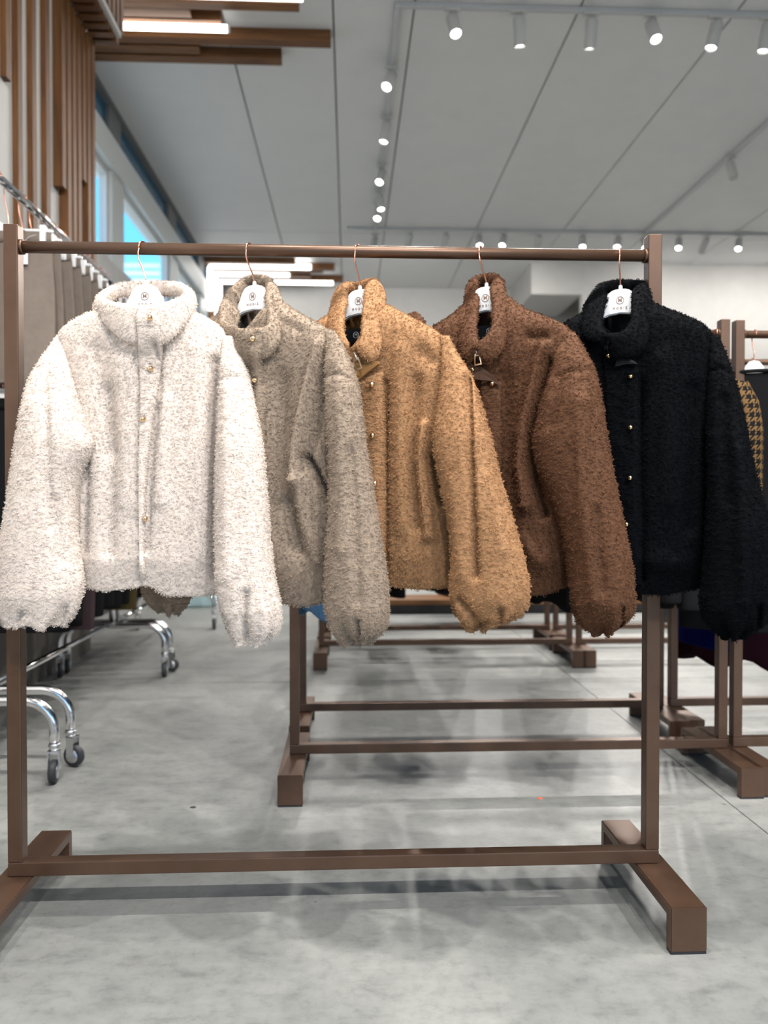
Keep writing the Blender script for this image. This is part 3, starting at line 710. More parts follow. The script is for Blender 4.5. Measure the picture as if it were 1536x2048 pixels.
FUR = True
def build_jacket(d):
    J = Jacket(d['rail'], d['neck'], d['theta'], d.get('base', 0)); J.neck = d['neck']
    root = J.root('fleece_jacket', d['label'], 'jacket', 'fleece jackets on the front rack')
    mat, lin = d['mat'], d['lining']; n, m = 110, 150
    R = np.array(d['body'], float); y = np.linspace(R[0, 0], R[-1, 0], n); t = (y - y[0]) / (y[-1] - y[0])
    oc = np.full(n, J.base)
    xr = smooth_interp(y, R[:, 0], R[:, -1]); Rr = np.array([J.inv(a, b, J.base) for a, b in zip(xr, y)])
    uc0 = J.inv(d['neck'], 700, J.base)[0]
    if R.shape[1] == 3:
        xl = smooth_interp(y, R[:, 0], R[:, 1]); Lr = np.array([J.inv(a, b, J.base) for a, b in zip(xl, y)])
    else:
        Lr = Rr.copy(); Lr[:, 0] = 2 * uc0 - Rr[:, 0]
    hf = np.interp(t, [0, .06, .2, .5, .9, 1], [.052, .050, .054, .060, .060, .046]); hb = np.interp(t, [0, .1, .3, 1], [.045, .035, .03, .026])
    A, si = sections(Lr[:, 0], Rr[:, 0], Lr[:, 1], Rr[:, 1], oc, hf, hb, m, .8, .75)
    drop = d.get('drop', .055); g = np.clip(1 - t / .30, 0, 1)[:, None] ** 1.2
    wn = np.exp(-((A[..., 0] - uc0) / .062) ** 2)
    A[..., 2] -= drop * g * np.clip(si, 0, 1) * wn
    # hem curve
    hx = np.array(d['hem'], float); ppx, ppy = proj(J.world(A)); gh = np.clip((t - .72) / .28, 0, 1)[:, None] ** 1.5
    A[..., 2] -= gh * (np.interp(ppx, hx[:, 0], hx[:, 1]) - R[-1, 0]) * .00105
    A[..., 1] += .006 * lump(A[..., 0] * 1.4, A[..., 2] * .5, d['seed']) * np.clip(si * 2, 0, 1) * np.sin(np.clip(t * 1.2, 0, 1)[:, None] * np.pi * .5)
    A = fold_disp(J, A, si, d.get('folds', []))
    BA = close_bottom(A, .03)
    V, Fc = loft(J.loc(BA), True, False, True)
    body = mesh('body', V, Fc, mat, root, True)
    f, hit = front_of(J, A, m)
    furry = [body]
    for rows, ocs, folds, sd in d['sleeves']:
        S = sleeve(J, rows, ocs, 1.0, folds, sd); V, Fc = loft(J.loc(S)); furry.append(mesh('sleeve', V, Fc, mat, root, True))
    if len(d['sleeves']) == 1:
        rows, ocs, folds, sd = d['sleeves'][0]
        S = sleeve(J, rows, [0, 0, 0, 0], .85, [], sd + 50, mirror_about=uc0, oshift=d.get('left_o', -.008)); S[..., 2] += d.get('left_dz', 0); V, Fc = loft(J.loc(S)); furry.append(mesh('sleeve', V, Fc, mat, root, True))
    for top, bot in d['collar']:
        C = strip_solid(J, top, bot, d.get('cth', .020)); V, Fc = loft(J.loc(C)); furry.append(mesh('collar', V, Fc, mat, root, True))
    for o in furry: fix_normals(o.data)
    # placket
    th = .011
    if d.get('placket'):
        R = np.array([list(r) + [0.0] * (4 - len(r)) for r in d['placket']], float); y = np.linspace(R[0, 0], R[-1, 0], 80); lf = np.interp(y, R[:, 0], R[:, 3]); xl, xr = smooth_interp(y, R[:, 0], R[:, 1]), smooth_interp(y, R[:, 0], R[:, 2])
        s = np.linspace(0, 2 * np.pi, 24, endpoint=False); c, sn = np.cos(s), np.sin(s); rings = []
        for k, (a, b, q) in enumerate(zip(xl, xr, y)):
            ua, oa, za = hit(a, q, th + lf[k]); ub, ob, zb = hit(b, q, th + lf[k]); uu = (ua + ub) / 2 + (ub - ua) / 2 * np.sign(c) * np.abs(c) ** .6; zz = (za + zb) / 2
            fo = np.array([f(v, zz) for v in uu]); tp = th * min(1, .35 + k / 5, .35 + (79 - k) / 5)
            oo = fo + lf[k] + np.where(sn > 0, tp * np.abs(sn) ** .5, -(.008 + lf[k] * .6) * np.abs(sn))
            rings.append(np.stack([uu, oo, np.full(24, zz)], 1))
        V, Fc = loft(J.loc(np.array(rings))); pk = mesh('placket', V, Fc, mat, root, True); fix_normals(pk.data); furry.append(pk)
    for px, py, *lift in d.get('snaps', []):
        u, o, z = hit(px, py, th + .006 + (lift[0] if lift else 0)); snap(J, u, o, z, root, d.get('snap_r', .0047))
    # lining seen through the neck opening, and the woven neck label
    yb = d.get('lin_y', 598)
    pts = [(d['neck'] + a, b) for a, b in ((-34, yb), (-12, yb - 6), (12, yb - 6), (34, yb), (42, yb + 60), (30, yb + 120), (0, yb + 135), (-30, yb + 120), (-42, yb + 60))]
    L = []
    for i, (x, yy) in enumerate(pts):
        o = J.base - .030 + .012 * math.sin(i * 2.1); u, z = J.inv(x, yy, o); L.append((u, o, z))
    L = J.loc(np.array(L)); q = len(L); c = L.mean(0) + np.array([0, .006, 0])
    V = np.vstack([L, L + np.array([0, .004, 0]), c[None], c[None] + np.array([0, .004, 0])]); Fc = []
    for i in range(q):
        j = (i + 1) % q; Fc += [(2 * q, i, j), (2 * q + 1, q + j, q + i), (i, q + i, q + j, j)]
    lo = mesh('lining', V, Fc, lin, root, True); fix_normals(lo.data)
    if d.get('label_px'):
        x, yy = d['label_px']; u, z = J.inv(x, yy, J.base - .012); p = J.loc(np.array([u, J.base - .012, z]))
        lb = box('neck_label', p, (.052, .0025, .028), M['label_black'], root)
        p = p + np.array([.008, -.0016, .001]); ring_mesh('label_emblem', .0060, .0067, M['print_white'], lb, p)
        text_mesh('M', .0095, 'label_letter', M['print_white'], lb, p, .0003)
    for pt, mm, nm in d.get('patches', []): patch(J, nm, pt, hit, mm, root)
    for a in d.get('zips', []): zip_pull(J, a[0], a[1], hit, root, a[2], extra=a[3])
    if FUR:
        for i, o in enumerate(furry):
            small = o.name.startswith(('collar', 'placket'))
            fur(o, mat, d.get('fl', .0039) * (.9 if small else 1), d.get('dens', 62000), d['seed'] * 10 + i, d.get('kids', 4))
    hanger(J, d['rail'], d['hang_y'], d['hlabel'], 'white hangers on the front rack', J.base - .004)
    return root

WHITE = fleece('cream_white_teddy_fleece', (0.825, 0.72, 0.642), .03)
TAUPE = fleece('taupe_grey_teddy_fleece', (0.385, 0.300, 0.228), .14)
CAMEL = fleece('camel_teddy_fleece', (0.455, 0.250, 0.122), .16)
BROWN = fleece('chocolate_teddy_fleece', (0.150, 0.067, 0.033), .25)
BLACK = fleece('black_teddy_fleece', (0.0034, 0.0042, 0.0062), .5, .08)
LIN = {k: principled(k + '_satin_lining', c, .5, Specular_IOR_Level=.2) for k, c in dict(cream=(.62, .48, .38), taupe=(.24, .19, .15), camel=(.30, .16, .06), brown=(.085, .045, .03), black=(.010, .010, .011)).items()}

jackets = []
jackets.append(dict(rail=287, neck=292, theta=6, base=.028, fl=.0033, seed=3, mat=WHITE, lining=LIN['cream'], hang_y=570,
    label='cream-white fleece jacket hanging leftmost on the front rack', hlabel='white hanger inside the collar of the cream-white jacket',
    body=[(606, 232, 355), (622, 200, 386), (638, 160, 420), (657, 130, 446), (676, 118, 460), (702, 120, 464), (760, 135, 460), (850, 150, 455), (950, 158, 450), (1050, 160, 447), (1130, 160, 446), (1172, 163, 444)],
    hem=[(160, 1166), (200, 1172), (262, 1166), (290, 1160), (310, 1168), (335, 1180), (400, 1182), (445, 1180)],
    folds=[([(214, 780), (222, 900), (216, 1100)], 16, -.012), ([(190, 700), (200, 800), (212, 900)], 22, -.010), ([(318, 700), (316, 800), (306, 900), (298, 1010), (292, 1100)], 7, -.012),
           ([(250, 720), (252, 1000)], 20, .006), ([(330, 800), (322, 1000)], 14, .008), ([(400, 700), (405, 1100)], 25, .006), ([(428, 720), (430, 1150)], 10, -.016), ([(172, 920), (168, 1100)], 8, -.012)],
    sleeves=[([(672, 446, 464), (686, 444, 476), (730, 441, 490), (759, 440, 501), (811, 438, 511), (852, 437, 519), (894, 434, 526), (984, 432, 534), (1083, 432, 541), (1153, 433, 549), (1187, 436, 556), (1213, 443, 562), (1247, 454, 563), (1265, 461, 558), (1281, 470, 530)],
              [.02, .035, .055, .072], [([(441, 757), (470, 750), (503, 762)], 4, -.006), ([(490, 1190), (486, 1230), (492, 1270)], 9, -.014), ([(455, 780), (452, 1150)], 14, .006)], 11),
             ([(672, 112, 126), (700, 95, 132), (734, 75, 140), (768, 59, 148), (840, 44, 168), (887, 34, 189), (912, 31, 179), (940, 27, 163), (981, 22, 154), (1056, 10, 151), (1100, 2, 156), (1137, 0, 163), (1175, -2, 165), (1209, -2, 157), (1231, 0, 146), (1244, 10, 132)],
              [.02, .04, .058, .066], [([(75, 735), (95, 745), (125, 770)], 4, -.005), ([(88, 760), (92, 900), (98, 1050)], 9, -.009), ([(110, 1000), (118, 1120)], 12, -.008), ([(128, 1215), (122, 1245)], 7, -.012), ([(40, 1228), (32, 1244)], 7, -.012)], 12)],
    collar=[([(292, 611, .082), (330, 604, .076), (360, 593, .05), (373, 578, .01), (350, 563, -.035), (292, 562, -.055), (236, 566, -.035), (204, 588, .01), (215, 600, .05), (250, 607, .076), (292, 610, .082)],
             [(300, 690, .074), (338, 682, .072), (370, 648, .045), (388, 612, .0), (352, 592, -.04), (292, 596, -.06), (236, 596, -.04), (196, 622, .0), (214, 650, .045), (246, 680, .072), (286, 690, .074)])],
    placket=[(613, 268, 312, .034), (640, 270, 318, .034), (680, 273, 320, .026), (712, 275, 320, .006), (735, 276, 320), (790, 278, 311), (840, 277, 303), (915, 275, 294), (994, 275, 287), (1119, 277, 285), (1158, 277, 286)],
    snaps=[(299, 635, .034), (301, 737), (285, 838), (290, 1037)], lin_y=592))
jackets.append(dict(rail=500, neck=509, theta=28, drop=.07, left_dz=.03, seed=4, mat=TAUPE, lining=LIN['taupe'], hang_y=571, label_px=(516, 662),
    label='taupe grey-beige fleece jacket, second from left on the front rack', hlabel='white hanger inside the collar of the taupe jacket',
    body=[(598, 556), (621, 589), (636, 615), (648, 641), (662, 660), (690, 668), (760, 672), (850, 676), (950, 680), (1050, 678), (1130, 672), (1195, 664)],
    hem=[(430, 1168), (520, 1190), (560, 1200), (620, 1204), (665, 1195)],
    folds=[([(640, 690), (612, 800), (592, 900), (590, 960)], 11, .020), ([(655, 690), (640, 820), (622, 900)], 9, -.010), ([(612, 915), (628, 940), (655, 1000)], 7, -.050), ([(560, 760), (560, 1000), (580, 1090)], 22, -.012),
           ([(600, 960), (612, 1040), (640, 1120)], 14, .014), ([(530, 720), (524, 850)], 10, .010), ([(575, 1000), (596, 1100)], 10, -.010), ([(560, 640), (600, 660)], 10, -.006)],
    sleeves=[([(660, 650, 668), (688, 654, 686), (727, 652, 701), (774, 654, 717), (831, 657, 723), (895, 662, 730), (945, 665, 738), (1010, 664, 748), (1101, 660, 761), (1166, 657, 771), (1218, 658, 775), (1250, 665, 772), (1272, 675, 760), (1281, 688, 742)],
              [.012, .02, .035, .045], [([(650, 752), (675, 745), (716, 768)], 4, -.006), ([(700, 900), (712, 1050), (716, 1200)], 9, -.006), ([(712, 1245), (714, 1285)], 6, -.016), ([(680, 800), (684, 1100)], 12, .005)], 21)],
    collar=[([(470, 655, .082), (500, 657, .084), (532, 652, .066), (534, 622, .040), (530, 595, .012), (533, 555, -.028), (509, 548, -.052), (484, 557, -.03), (458, 581, .0), (442, 606, .03), (444, 640, .06), (474, 652, .08)],
             [(474, 705, .078), (515, 722, .074), (552, 700, .060), (566, 650, .03), (566, 606, -.005), (545, 580, -.04), (509, 586, -.06), (490, 596, -.05), (486, 612, -.03), (476, 650, .01), (462, 690, .04), (478, 705, .072)])],
    placket=[(656, 464, 520, .030), (700, 468, 521, .026), (730, 478, 516, .008), (760, 488, 524), (800, 492, 531), (850, 494, 526), (950, 496, 524), (1185, 500, 528)],
    snaps=[(505, 677, .030), (509, 760)]))
jackets.append(dict(rail=716, neck=720, theta=30, drop=.10, left_dz=-.03, seed=5, mat=CAMEL, lining=LIN['camel'], hang_y=580, label_px=(706, 672),
    label='camel tan fleece jacket in the middle of the front rack', hlabel='white hanger inside the collar of the camel jacket',
    body=[(604, 762), (617, 790), (633, 817), (649, 852), (666, 879), (690, 893), (760, 902), (850, 903), (950, 903), (1050, 906), (1130, 908), (1163, 905)],
    hem=[(660, 1160), (770, 1172), (790, 1168), (850, 1172), (905, 1165)],
    folds=[([(852, 850), (843, 920), (850, 980), (862, 1070)], 10, .020), ([(866, 915), (874, 945), (884, 1000)], 7, -.055), ([(772, 760), (770, 900), (768, 1160)], 6, -.014), ([(800, 700), (806, 1050)], 16, .008), ([(830, 760), (826, 900), (830, 1050)], 14, -.012), ([(840, 700), (862, 720)], 12, -.008)],
    sleeves=[([(672, 880, 898), (700, 884, 911), (753, 886, 944), (816, 878, 963), (871, 872, 979), (905, 874, 986), (940, 880, 994), (985, 888, 1008), (1050, 904, 1027), (1110, 908, 1045), (1165, 903, 1057), (1195, 904, 1058), (1225, 914, 1050), (1242, 925, 1022), (1254, 934, 975)],
              [.012, .02, .035, .045], [([(934, 760), (938, 900), (946, 1050), (950, 1150)], 8, -.020), ([(918, 1200), (940, 1225), (958, 1252)], 7, -.016), ([(1000, 1222), (998, 1245)], 6, -.018), ([(985, 950), (1010, 1100)], 13, .006), ([(905, 960), (922, 1150)], 10, .006)], 31)],
    collar=[([(708, 694, .086), (722, 674, .078), (724, 640, .055), (727, 605, .03), (731, 575, .0), (742, 558, -.025), (716, 563, -.050), (697, 570, -.02), (693, 600, .01), (687, 640, .045), (686, 665, .065), (697, 690, .08)],
             [(716, 712, .076), (748, 724, .07), (763, 695, .055), (764, 645, .03), (772, 596, -.005), (755, 578, -.04), (716, 600, -.06), (680, 582, -.035), (664, 612, -.005), (656, 655, .03), (668, 695, .055), (694, 716, .072)])],
    placket=[(745, 712, 762), (800, 718, 767), (900, 722, 770), (1000, 726, 770), (1100, 730, 768), (1160, 732, 770)],
    snaps=[(743, 769), (744, 871), (749, 967), (758, 1057)], patches=[([(704, 728), (722, 722), (756, 722), (757, 728), (735, 744), (712, 764)], LIN['camel'], 'turned_facing')], zips=[(713, 716, -.25, .034)]))
jackets.append(dict(rail=962, neck=973, theta=30, drop=.11, left_dz=.08, seed=6, mat=BROWN, lining=LIN['brown'], hang_y=574, label_px=(972, 664), 
    label='chocolate brown fleece jacket, fourth from left on the front rack', hlabel='white hanger inside the collar of the brown jacket',
    body=[(588, 1010), (608, 1036), (623, 1058), (634, 1092), (647, 1126), (661, 1144), (700, 1150), (780, 1148), (900, 1142), (1000, 1150), (1100, 1150), (1172, 1142)],
    hem=[(900, 1180), (1060, 1186), (1100, 1182), (1145, 1164)],
    folds=[([(1089, 690), (1066, 780), (1045, 860), (1040, 930), (1052, 1010)], 11, .020), ([(1100, 720), (1080, 800), (1062, 880), (1070, 960), (1088, 1030)], 8, -.030), ([(1010, 760), (1005, 1000), (1030, 1120)], 22, -.010), ([(1060, 670), (1090, 672)], 9, -.012), ([(1042, 1080), (1080, 1120)], 14, .010)],
    sleeves=[([(665, 1128, 1150), (690, 1108, 1165), (733, 1106, 1188), (772, 1094, 1198), (818, 1080, 1206), (880, 1064, 1215), (928, 1072, 1224), (964, 1088, 1231), (1009, 1108, 1240), (1054, 1124, 1249), (1100, 1134, 1259), (1154, 1140, 1267), (1203, 1145, 1270), (1235, 1153, 1265), (1253, 1166, 1242), (1263, 1185, 1224)],
              [.012, .02, .035, .045], [([(1110, 752), (1150, 738), (1188, 738)], 4, -.006), ([(1160, 800), (1165, 1000), (1190, 1200)], 14, .008), ([(1192, 1020), (1205, 1180)], 9, -.006), ([(1244, 1218), (1241, 1252)], 5, -.022), ([(1124, 760), (1100, 850)], 9, -.006)], 41)],
    collar=[([(946, 690, .088), (972, 672, .08), (984, 650, .062), (985, 610, .035), (981, 575, .005), (990, 550, -.025), (970, 547, -.052), (954, 556, -.028), (958, 590, .0), (955, 625, .03), (952, 665, .06), (962, 696, .082)],
             [(958, 722, .078), (985, 722, .074), (1008, 695, .058), (1016, 645, .03), (1012, 590, -.005), (1000, 572, -.04), (970, 590, -.06), (940, 578, -.035), (928, 615, -.005), (918, 660, .03), (922, 705, .06), (940, 728, .076)])],
    placket=[(762, 958, 998), (800, 960, 1000), (900, 962, 1000), (1170, 966, 1000)],
    snaps=[(984, 767), (945, 739)], patches=[([(926, 708), (938, 724), (946, 734), (962, 734), (984, 750), (1000, 770), (984, 762), (960, 760), (936, 756)], LIN['brown'], 'turned_facing')], zips=[(954, 707, -.12, .030)]))
jackets.append(dict(rail=1241, neck=1241, theta=26, drop=.075, left_dz=.08, seed=8, mat=BLACK, lining=LIN['black'], hang_y=579, 
    label='black fleece jacket hanging rightmost on the front rack', hlabel='white hanger inside the collar of the black jacket',
    body=[(600, 1300), (614, 1322), (628, 1360), (644, 1401), (662, 1422), (700, 1428), (800, 1428), (900, 1425), (1000, 1425), (1100, 1420), (1176, 1410)],
    hem=[(1180, 1176), (1270, 1182), (1340, 1183), (1400, 1170)],
    folds=[([(1413, 860), (1415, 1000), (1410, 1130)], 6, -.03), ([(1284, 760), (1284, 1160)], 6, -.012), ([(1330, 720), (1340, 1000)], 24, .008), ([(1385, 780), (1380, 1050)], 16, -.010), ([(1300, 1120), (1360, 1130)], 20, .006)],
    sleeves=[([(672, 1416, 1438), (700, 1416, 1450), (753, 1416, 1469), (808, 1414, 1482), (863, 1413, 1496), (928, 1415, 1507), (987, 1416, 1524), (1041, 1413, 1537), (1090, 1411, 1545), (1154, 1405, 1550), (1203, 1398, 1548), (1235, 1405, 1540), (1256, 1424, 1524), (1270, 1445, 1492)],
              [.012, .02, .035, .045], [([(1416, 742), (1440, 735), (1468, 748)], 4, -.006), ([(1480, 900), (1490, 1200)], 14, .008), ([(1450, 800), (1455, 1000)], 12, -.006), ([(1520, 1215), (1516, 1260)], 6, -.02)], 51)],
    collar=[([(1212, 668, .086), (1245, 662, .084), (1262, 640, .062), (1263, 605, .03), (1266, 580, .0), (1286, 563, -.025), (1241, 559, -.052), (1206, 566, -.03), (1214, 588, .0), (1208, 620, .03), (1205, 650, .06), (1214, 668, .08)],
             [(1220, 716, .078), (1262, 716, .074), (1292, 692, .058), (1303, 640, .03), (1302, 592, -.005), (1282, 580, -.04), (1241, 596, -.06), (1206, 584, -.04), (1174, 602, -.005), (1164, 640, .03), (1170, 676, .06), (1212, 690, .076)])],
    placket=[(690, 1205, 1252), (725, 1206, 1275), (760, 1210, 1279), (900, 1212, 1281), (1050, 1212, 1282), (1170, 1214, 1283)],
    snaps=[(1217, 712), (1261, 753), (1261, 855), (1260, 956), (1253, 1049)], patches=[([(1236, 705), (1246, 706), (1276, 728), (1254, 728), (1230, 733), (1234, 718)], LIN['black'], 'turned_facing')], zips=[(1237, 681, -.28, .034)], lin_y=606))
for d in jackets: build_jacket(d)

# ================================================================== BACKGROUND GARMENTS
def planar_uv(o, A=None):
    if A is not None:
        me = o.data; uv = me.uv_layers.new(name='uv'); n, m, _ = A.shape
        seg = np.linalg.norm(np.roll(A, -1, 1) - A, axis=-1); seg = seg.max(0); U = np.concatenate([[0], np.cumsum(seg)])
        li = np.zeros(len(me.loops), int); me.loops.foreach_get('vertex_index', li); ls = [p.loop_indices[:] if False else list(p.loop_indices) for p in me.polygons]
        q = np.zeros((len(li), 2)); Zv = np.array([v.co[2] for v in me.vertices])
        for p in me.polygons:
            j = [(me.loops[k].vertex_index % m) if me.loops[k].vertex_index < n * m else 0 for k in p.loop_indices]
            wrap = max(j) == m - 1 and min(j) == 0
            for k, jj in zip(p.loop_indices, j): q[k] = (U[m] if (wrap and jj == 0) else U[jj], Zv[me.loops[k].vertex_index])
        uv.data.foreach_set('uv', q.ravel()); return
    me = o.data; uv = me.uv_layers.new(name='uv'); co = np.array([v.co[:] for v in me.vertices]); li = np.zeros(len(me.loops), int); me.loops.foreach_get('vertex_index', li)
    q = np.stack([co[:, 0] + co[:, 1] * .7, co[:, 2]], 1)[li]; uv.data.foreach_set('uv', q.ravel())
def plain_hanger(p, rz, label, group, rail_z, clip=False, hw=.19):
    r = empty('hanger', p, rz, label, 'hanger', group); k = .001
    if clip:
        half = [(0, 0), (14, -3), (26, -14), (38, -24), (170, -25), (180, -28), (180, -36), (0, -36)]
    else:
        half = [(0, 0), (14, -3), (24, -16), (36, -38), (90, -62), (180, -104), (186, -112), (176, -114), (88, -80), (40, -56), (0, -48)]
    P = [(x * k * hw / .19, y * k) for x, y in half] + [(-x * k * hw / .19, y * k) for x, y in half[-2:0:-1]]
    prism('hanger_body', P, -.006, .006, M['hanger'], r, .0015)
    top = rail_z - p[2]; R = .0145
    pts = [(0, 0, -.002), (0, 0, top * .35), (0, R * .7, top * .65)] + [(0, R * math.cos(a), top + R * math.sin(a)) for a in np.radians(np.linspace(0, 200, 9))]
    ca, sa = math.cos(-rz), math.sin(-rz)
    # the hook swivels so that it straddles its rail
    rail_dir = 0 if not clip else math.pi / 2
    A = rail_dir - rz; pts = [(x * math.cos(A) - y * math.sin(A), x * math.sin(A) + y * math.cos(A), z) for x, y, z in pts]
    tube('hook', spline(pts, 26), .0018, M['rosegold'], r, 6)
    if clip:
        for s in (-1, 1): lathe_box = box('clip', (s * .150 * hw / .19, -.004, -.042), (.020, .022, .058), M['hanger'], r, .005)
        ring_mesh('emblem_ring', .0072, .0082, M['print'], r, (0, -.0066, -.013)); text_mesh('M', .0105, 'emblem_letter', M['print'], r, (0, -.0066, -.013), .0003)
    return r
def top_garment(x, y, rz, mat, length, label, cat, seed, hw=.215, slv=.55, depth=.04, hang=True, group='garments on the racks behind', hem_wave=.0, hlab=None, neck=.075):
    zt = RZ - .125; r = empty('hanging_garment', (x, y, zt - length), rz, label, cat, group)
    n, m = 46, 56; t = np.linspace(0, 1, n); dz = t * length
    w = np.interp(dz, [0, .012, .05, .085, .12, .3, length], [neck, neck + .02, hw * .72, hw * .92, hw * .95, hw * .92, hw * 1.0])
    hd = np.interp(dz, [0, .1, .3, length], [.03, .03, depth, depth * 1.1])
    A, si = sections(-w, w, length - dz, length - dz, np.zeros(n), hd, hd, m, .9, .9)
    A[..., 1] += .012 * lump(A[..., 0] * 2.2, A[..., 2] * .25, seed) * np.clip(t * 2, 0, 1)[:, None]
    A[..., 2] += hem_wave * np.sin(A[..., 0] * 30 + seed) * (t[:, None] ** 4)
    A = close_bottom(A); V, Fc = loft(np.stack([A[..., 0], -A[..., 1], A[..., 2]], -1)); b = mesh('body', V, Fc, mat, r, True); planar_uv(b, A)
    if slv > 0:
        for s in (-1, 1):
            tt = np.linspace(0, 1, 40); z = length - .055 - tt * slv
            cx = s * (hw * .84 + np.interp(tt, [0, .25, 1], [0, .045, .062])); sw = np.interp(tt, [0, .1, .5, 1], [.03, .055, .055, .045]); sd = np.interp(tt, [0, .1, 1], [.024, .036, .034])
            A, si = sections(cx - sw, cx + sw, z, z, np.full(40, .012), sd, sd, 28, .9, .9); A[..., 1] += .006 * lump(A[..., 0] * 3, A[..., 2], seed + 7)
            A = close_bottom(A); V, Fc = loft(np.stack([A[..., 0], -A[..., 1], A[..., 2]], -1)); q = mesh('sleeve', V, Fc, mat, r, True); planar_uv(q, A)
    tube('neckband', [(neck * 1.05 * math.cos(a), .034 * math.sin(a), length - .006 + .012 * math.sin(-a)) for a in np.linspace(0, 2 * math.pi, 26)], .006, mat, r, 8)
    if hang: plain_hanger((x, y, RZ - .082), rz, hlab or ('white hanger holding the ' + label), 'white hangers on the racks behind', RZ)
    return r
d90 = math.radians
R2, R3 = 2.39, 2.87
dj = top_garment(at(640, 900, R2)[0], R2, d90(-62), M['denim'], .735, 'blue denim jacket hanging behind the taupe jacket sleeve', 'jacket', 1, hem_wave=.012, slv=.5, hlab='white hanger holding the denim jacket behind the taupe sleeve')
for i in range(4): lathe('metal_button', [(.0055, 0), (.005, -.002), (.001, -.003)], M['silver'], dj, 10, 'Y', (.0, -.056, .06 + i * .13))
bl = [(780, .60, 'black'), (850, .58, 'charcoal'), (930, .60, 'black'), (1010, .64, 'charcoal')]
for i, (px, ln, cn) in enumerate(bl):
    top_garment(at(px, 900, R2)[0], R2, d90(-78 + 3 * i), M[cn + '_cloth'], ln, ['black top hidden behind the camel jacket on second rack', 'charcoal top behind the camel jacket sleeve on second rack', 'black top behind the brown collar on second rack', 'charcoal top behind the brown jacket on second rack'][i], 'top', 20 + i, slv=.45)
top_garment(at(1095, 900, R2)[0], R2, d90(-80), M['black_cloth'], .70, 'black long top seen below the brown jacket hem', 'top', 30, slv=.5, hem_wave=.01)
top_garment(at(1150, 900, R2)[0], R2, d90(-76), M['charcoal_cloth'], .66, 'charcoal top just right of the black top under the brown sleeve', 'top', 31, slv=.5)
top_garment(at(1300, 900, R2)[0], R2, d90(-97), M['black_cloth'], .70, 'black garment seen below the black jacket beside the front post', 'top', 32, slv=.62)
top_garment(at(1345, 900, R2)[0], R2, d90(-99), M['charcoal_cloth'], .70, 'charcoal fringed garment below the black jacket hem', 'top', 33, slv=.64, hem_wave=.012)
top_garment(at(1385, 900, R2)[0], R2, d90(-96), M['black_cloth'], .71, 'black printed garment beside the black jacket cuff', 'top', 34, slv=.6)
top_garment(at(1430, 700, R2)[0], R2, d90(-92), M['hound'], .58, 'brown and black houndstooth jacket beside the black fleece sleeve', 'jacket', 35, hw=.225, slv=.6)
top_garment(at(1508, 700, 2.4)[0], 2.40, d90(-24), M['black_cloth'], .80, 'black scoop neck top at the right edge of the frame', 'top', 36, slv=.5, neck=.10)
top_garment(at(1590, 700, 2.4)[0], 2.40, d90(-62), M['charcoal_cloth'], .80, 'charcoal top cut off by the right frame edge', 'top', 37, slv=.5)
top_garment(at(1405, 900, R3)[0], 2.88, d90(-80), M['cobalt'], .93, 'cobalt blue long garment between the right posts', 'dress', 38, slv=.0, hw=.20)
top_garment(at(1500, 900, R3)[0], 2.90, d90(-30), M['burgundy'], 1.01, 'dark burgundy long garment low at the right edge', 'dress', 39, slv=.0, hw=.26, hem_wave=.02)
top_garment(at(1505, 900, R3)[0], 2.88, d90(-55), M['white_cloth'], .62, 'white blouse behind the black scoop neck top', 'blouse', 40, slv=.45)
def quick_copy(src, x, y, rz, label, grp, cat):
    c = copy_tree(src); c.location = (x, y, src.location.z); c.rotation_euler = (0, 0, rz); tag(c, label, cat, grp); return c
hid = top_garment(-.08, R2, d90(-82), M['black_cloth'], .60, 'dark top hidden behind the fleece jackets on the second rack', 'top', 90, slv=0, hw=.19, group='dark tops packed on the second rack', hang=False)  # unseen tops added to pack both racks and shade the floor
hidh = plain_hanger((-.08, R2, RZ - .082), d90(-82), 'white hanger of a dark top hidden on the second rack', 'hangers of the hidden tops on the second rack', RZ)
hid3 = top_garment(-.10, R3, d90(-88), M['charcoal_cloth'], .62, 'dark top hidden behind the fleece jackets on the third rack', 'top', 91, slv=0, hw=.17, group='dark tops packed on the third rack', hang=False)
hid3h = plain_hanger((-.10, R3, RZ - .082), d90(-88), 'white hanger of a dark top hidden on the third rack', 'hangers of the hidden tops on the third rack', RZ)
for i, px in enumerate((705, 815, 890, 970, 1050, 1200, 1250)):
    x = at(px, 900, R2)[0]; a = d90(random.uniform(-92, -80)); quick_copy(hid, x, R2, a, hid['label'] + ', %s from left' % ordn[i + 1], hid['group'], 'top'); quick_copy(hidh, x, R2, a, hidh['label'] + ', %s from left' % ordn[i + 1], hidh['group'], 'hanger')
for k in range(11):
    x = .02 + k * .098; a = d90(random.uniform(-94, -84)); quick_copy(hid3, x, R3, a, hid3['label'] + ', %s from left' % ordn[k + 1], hid3['group'], 'top'); quick_copy(hid3h, x, R3, a, hid3h['label'] + ', %s from left' % ordn[k + 1], hid3h['group'], 'hanger')
for q in (hid, hidh, hid3, hid3h): q['label'] = q['label'] + ', first from left'
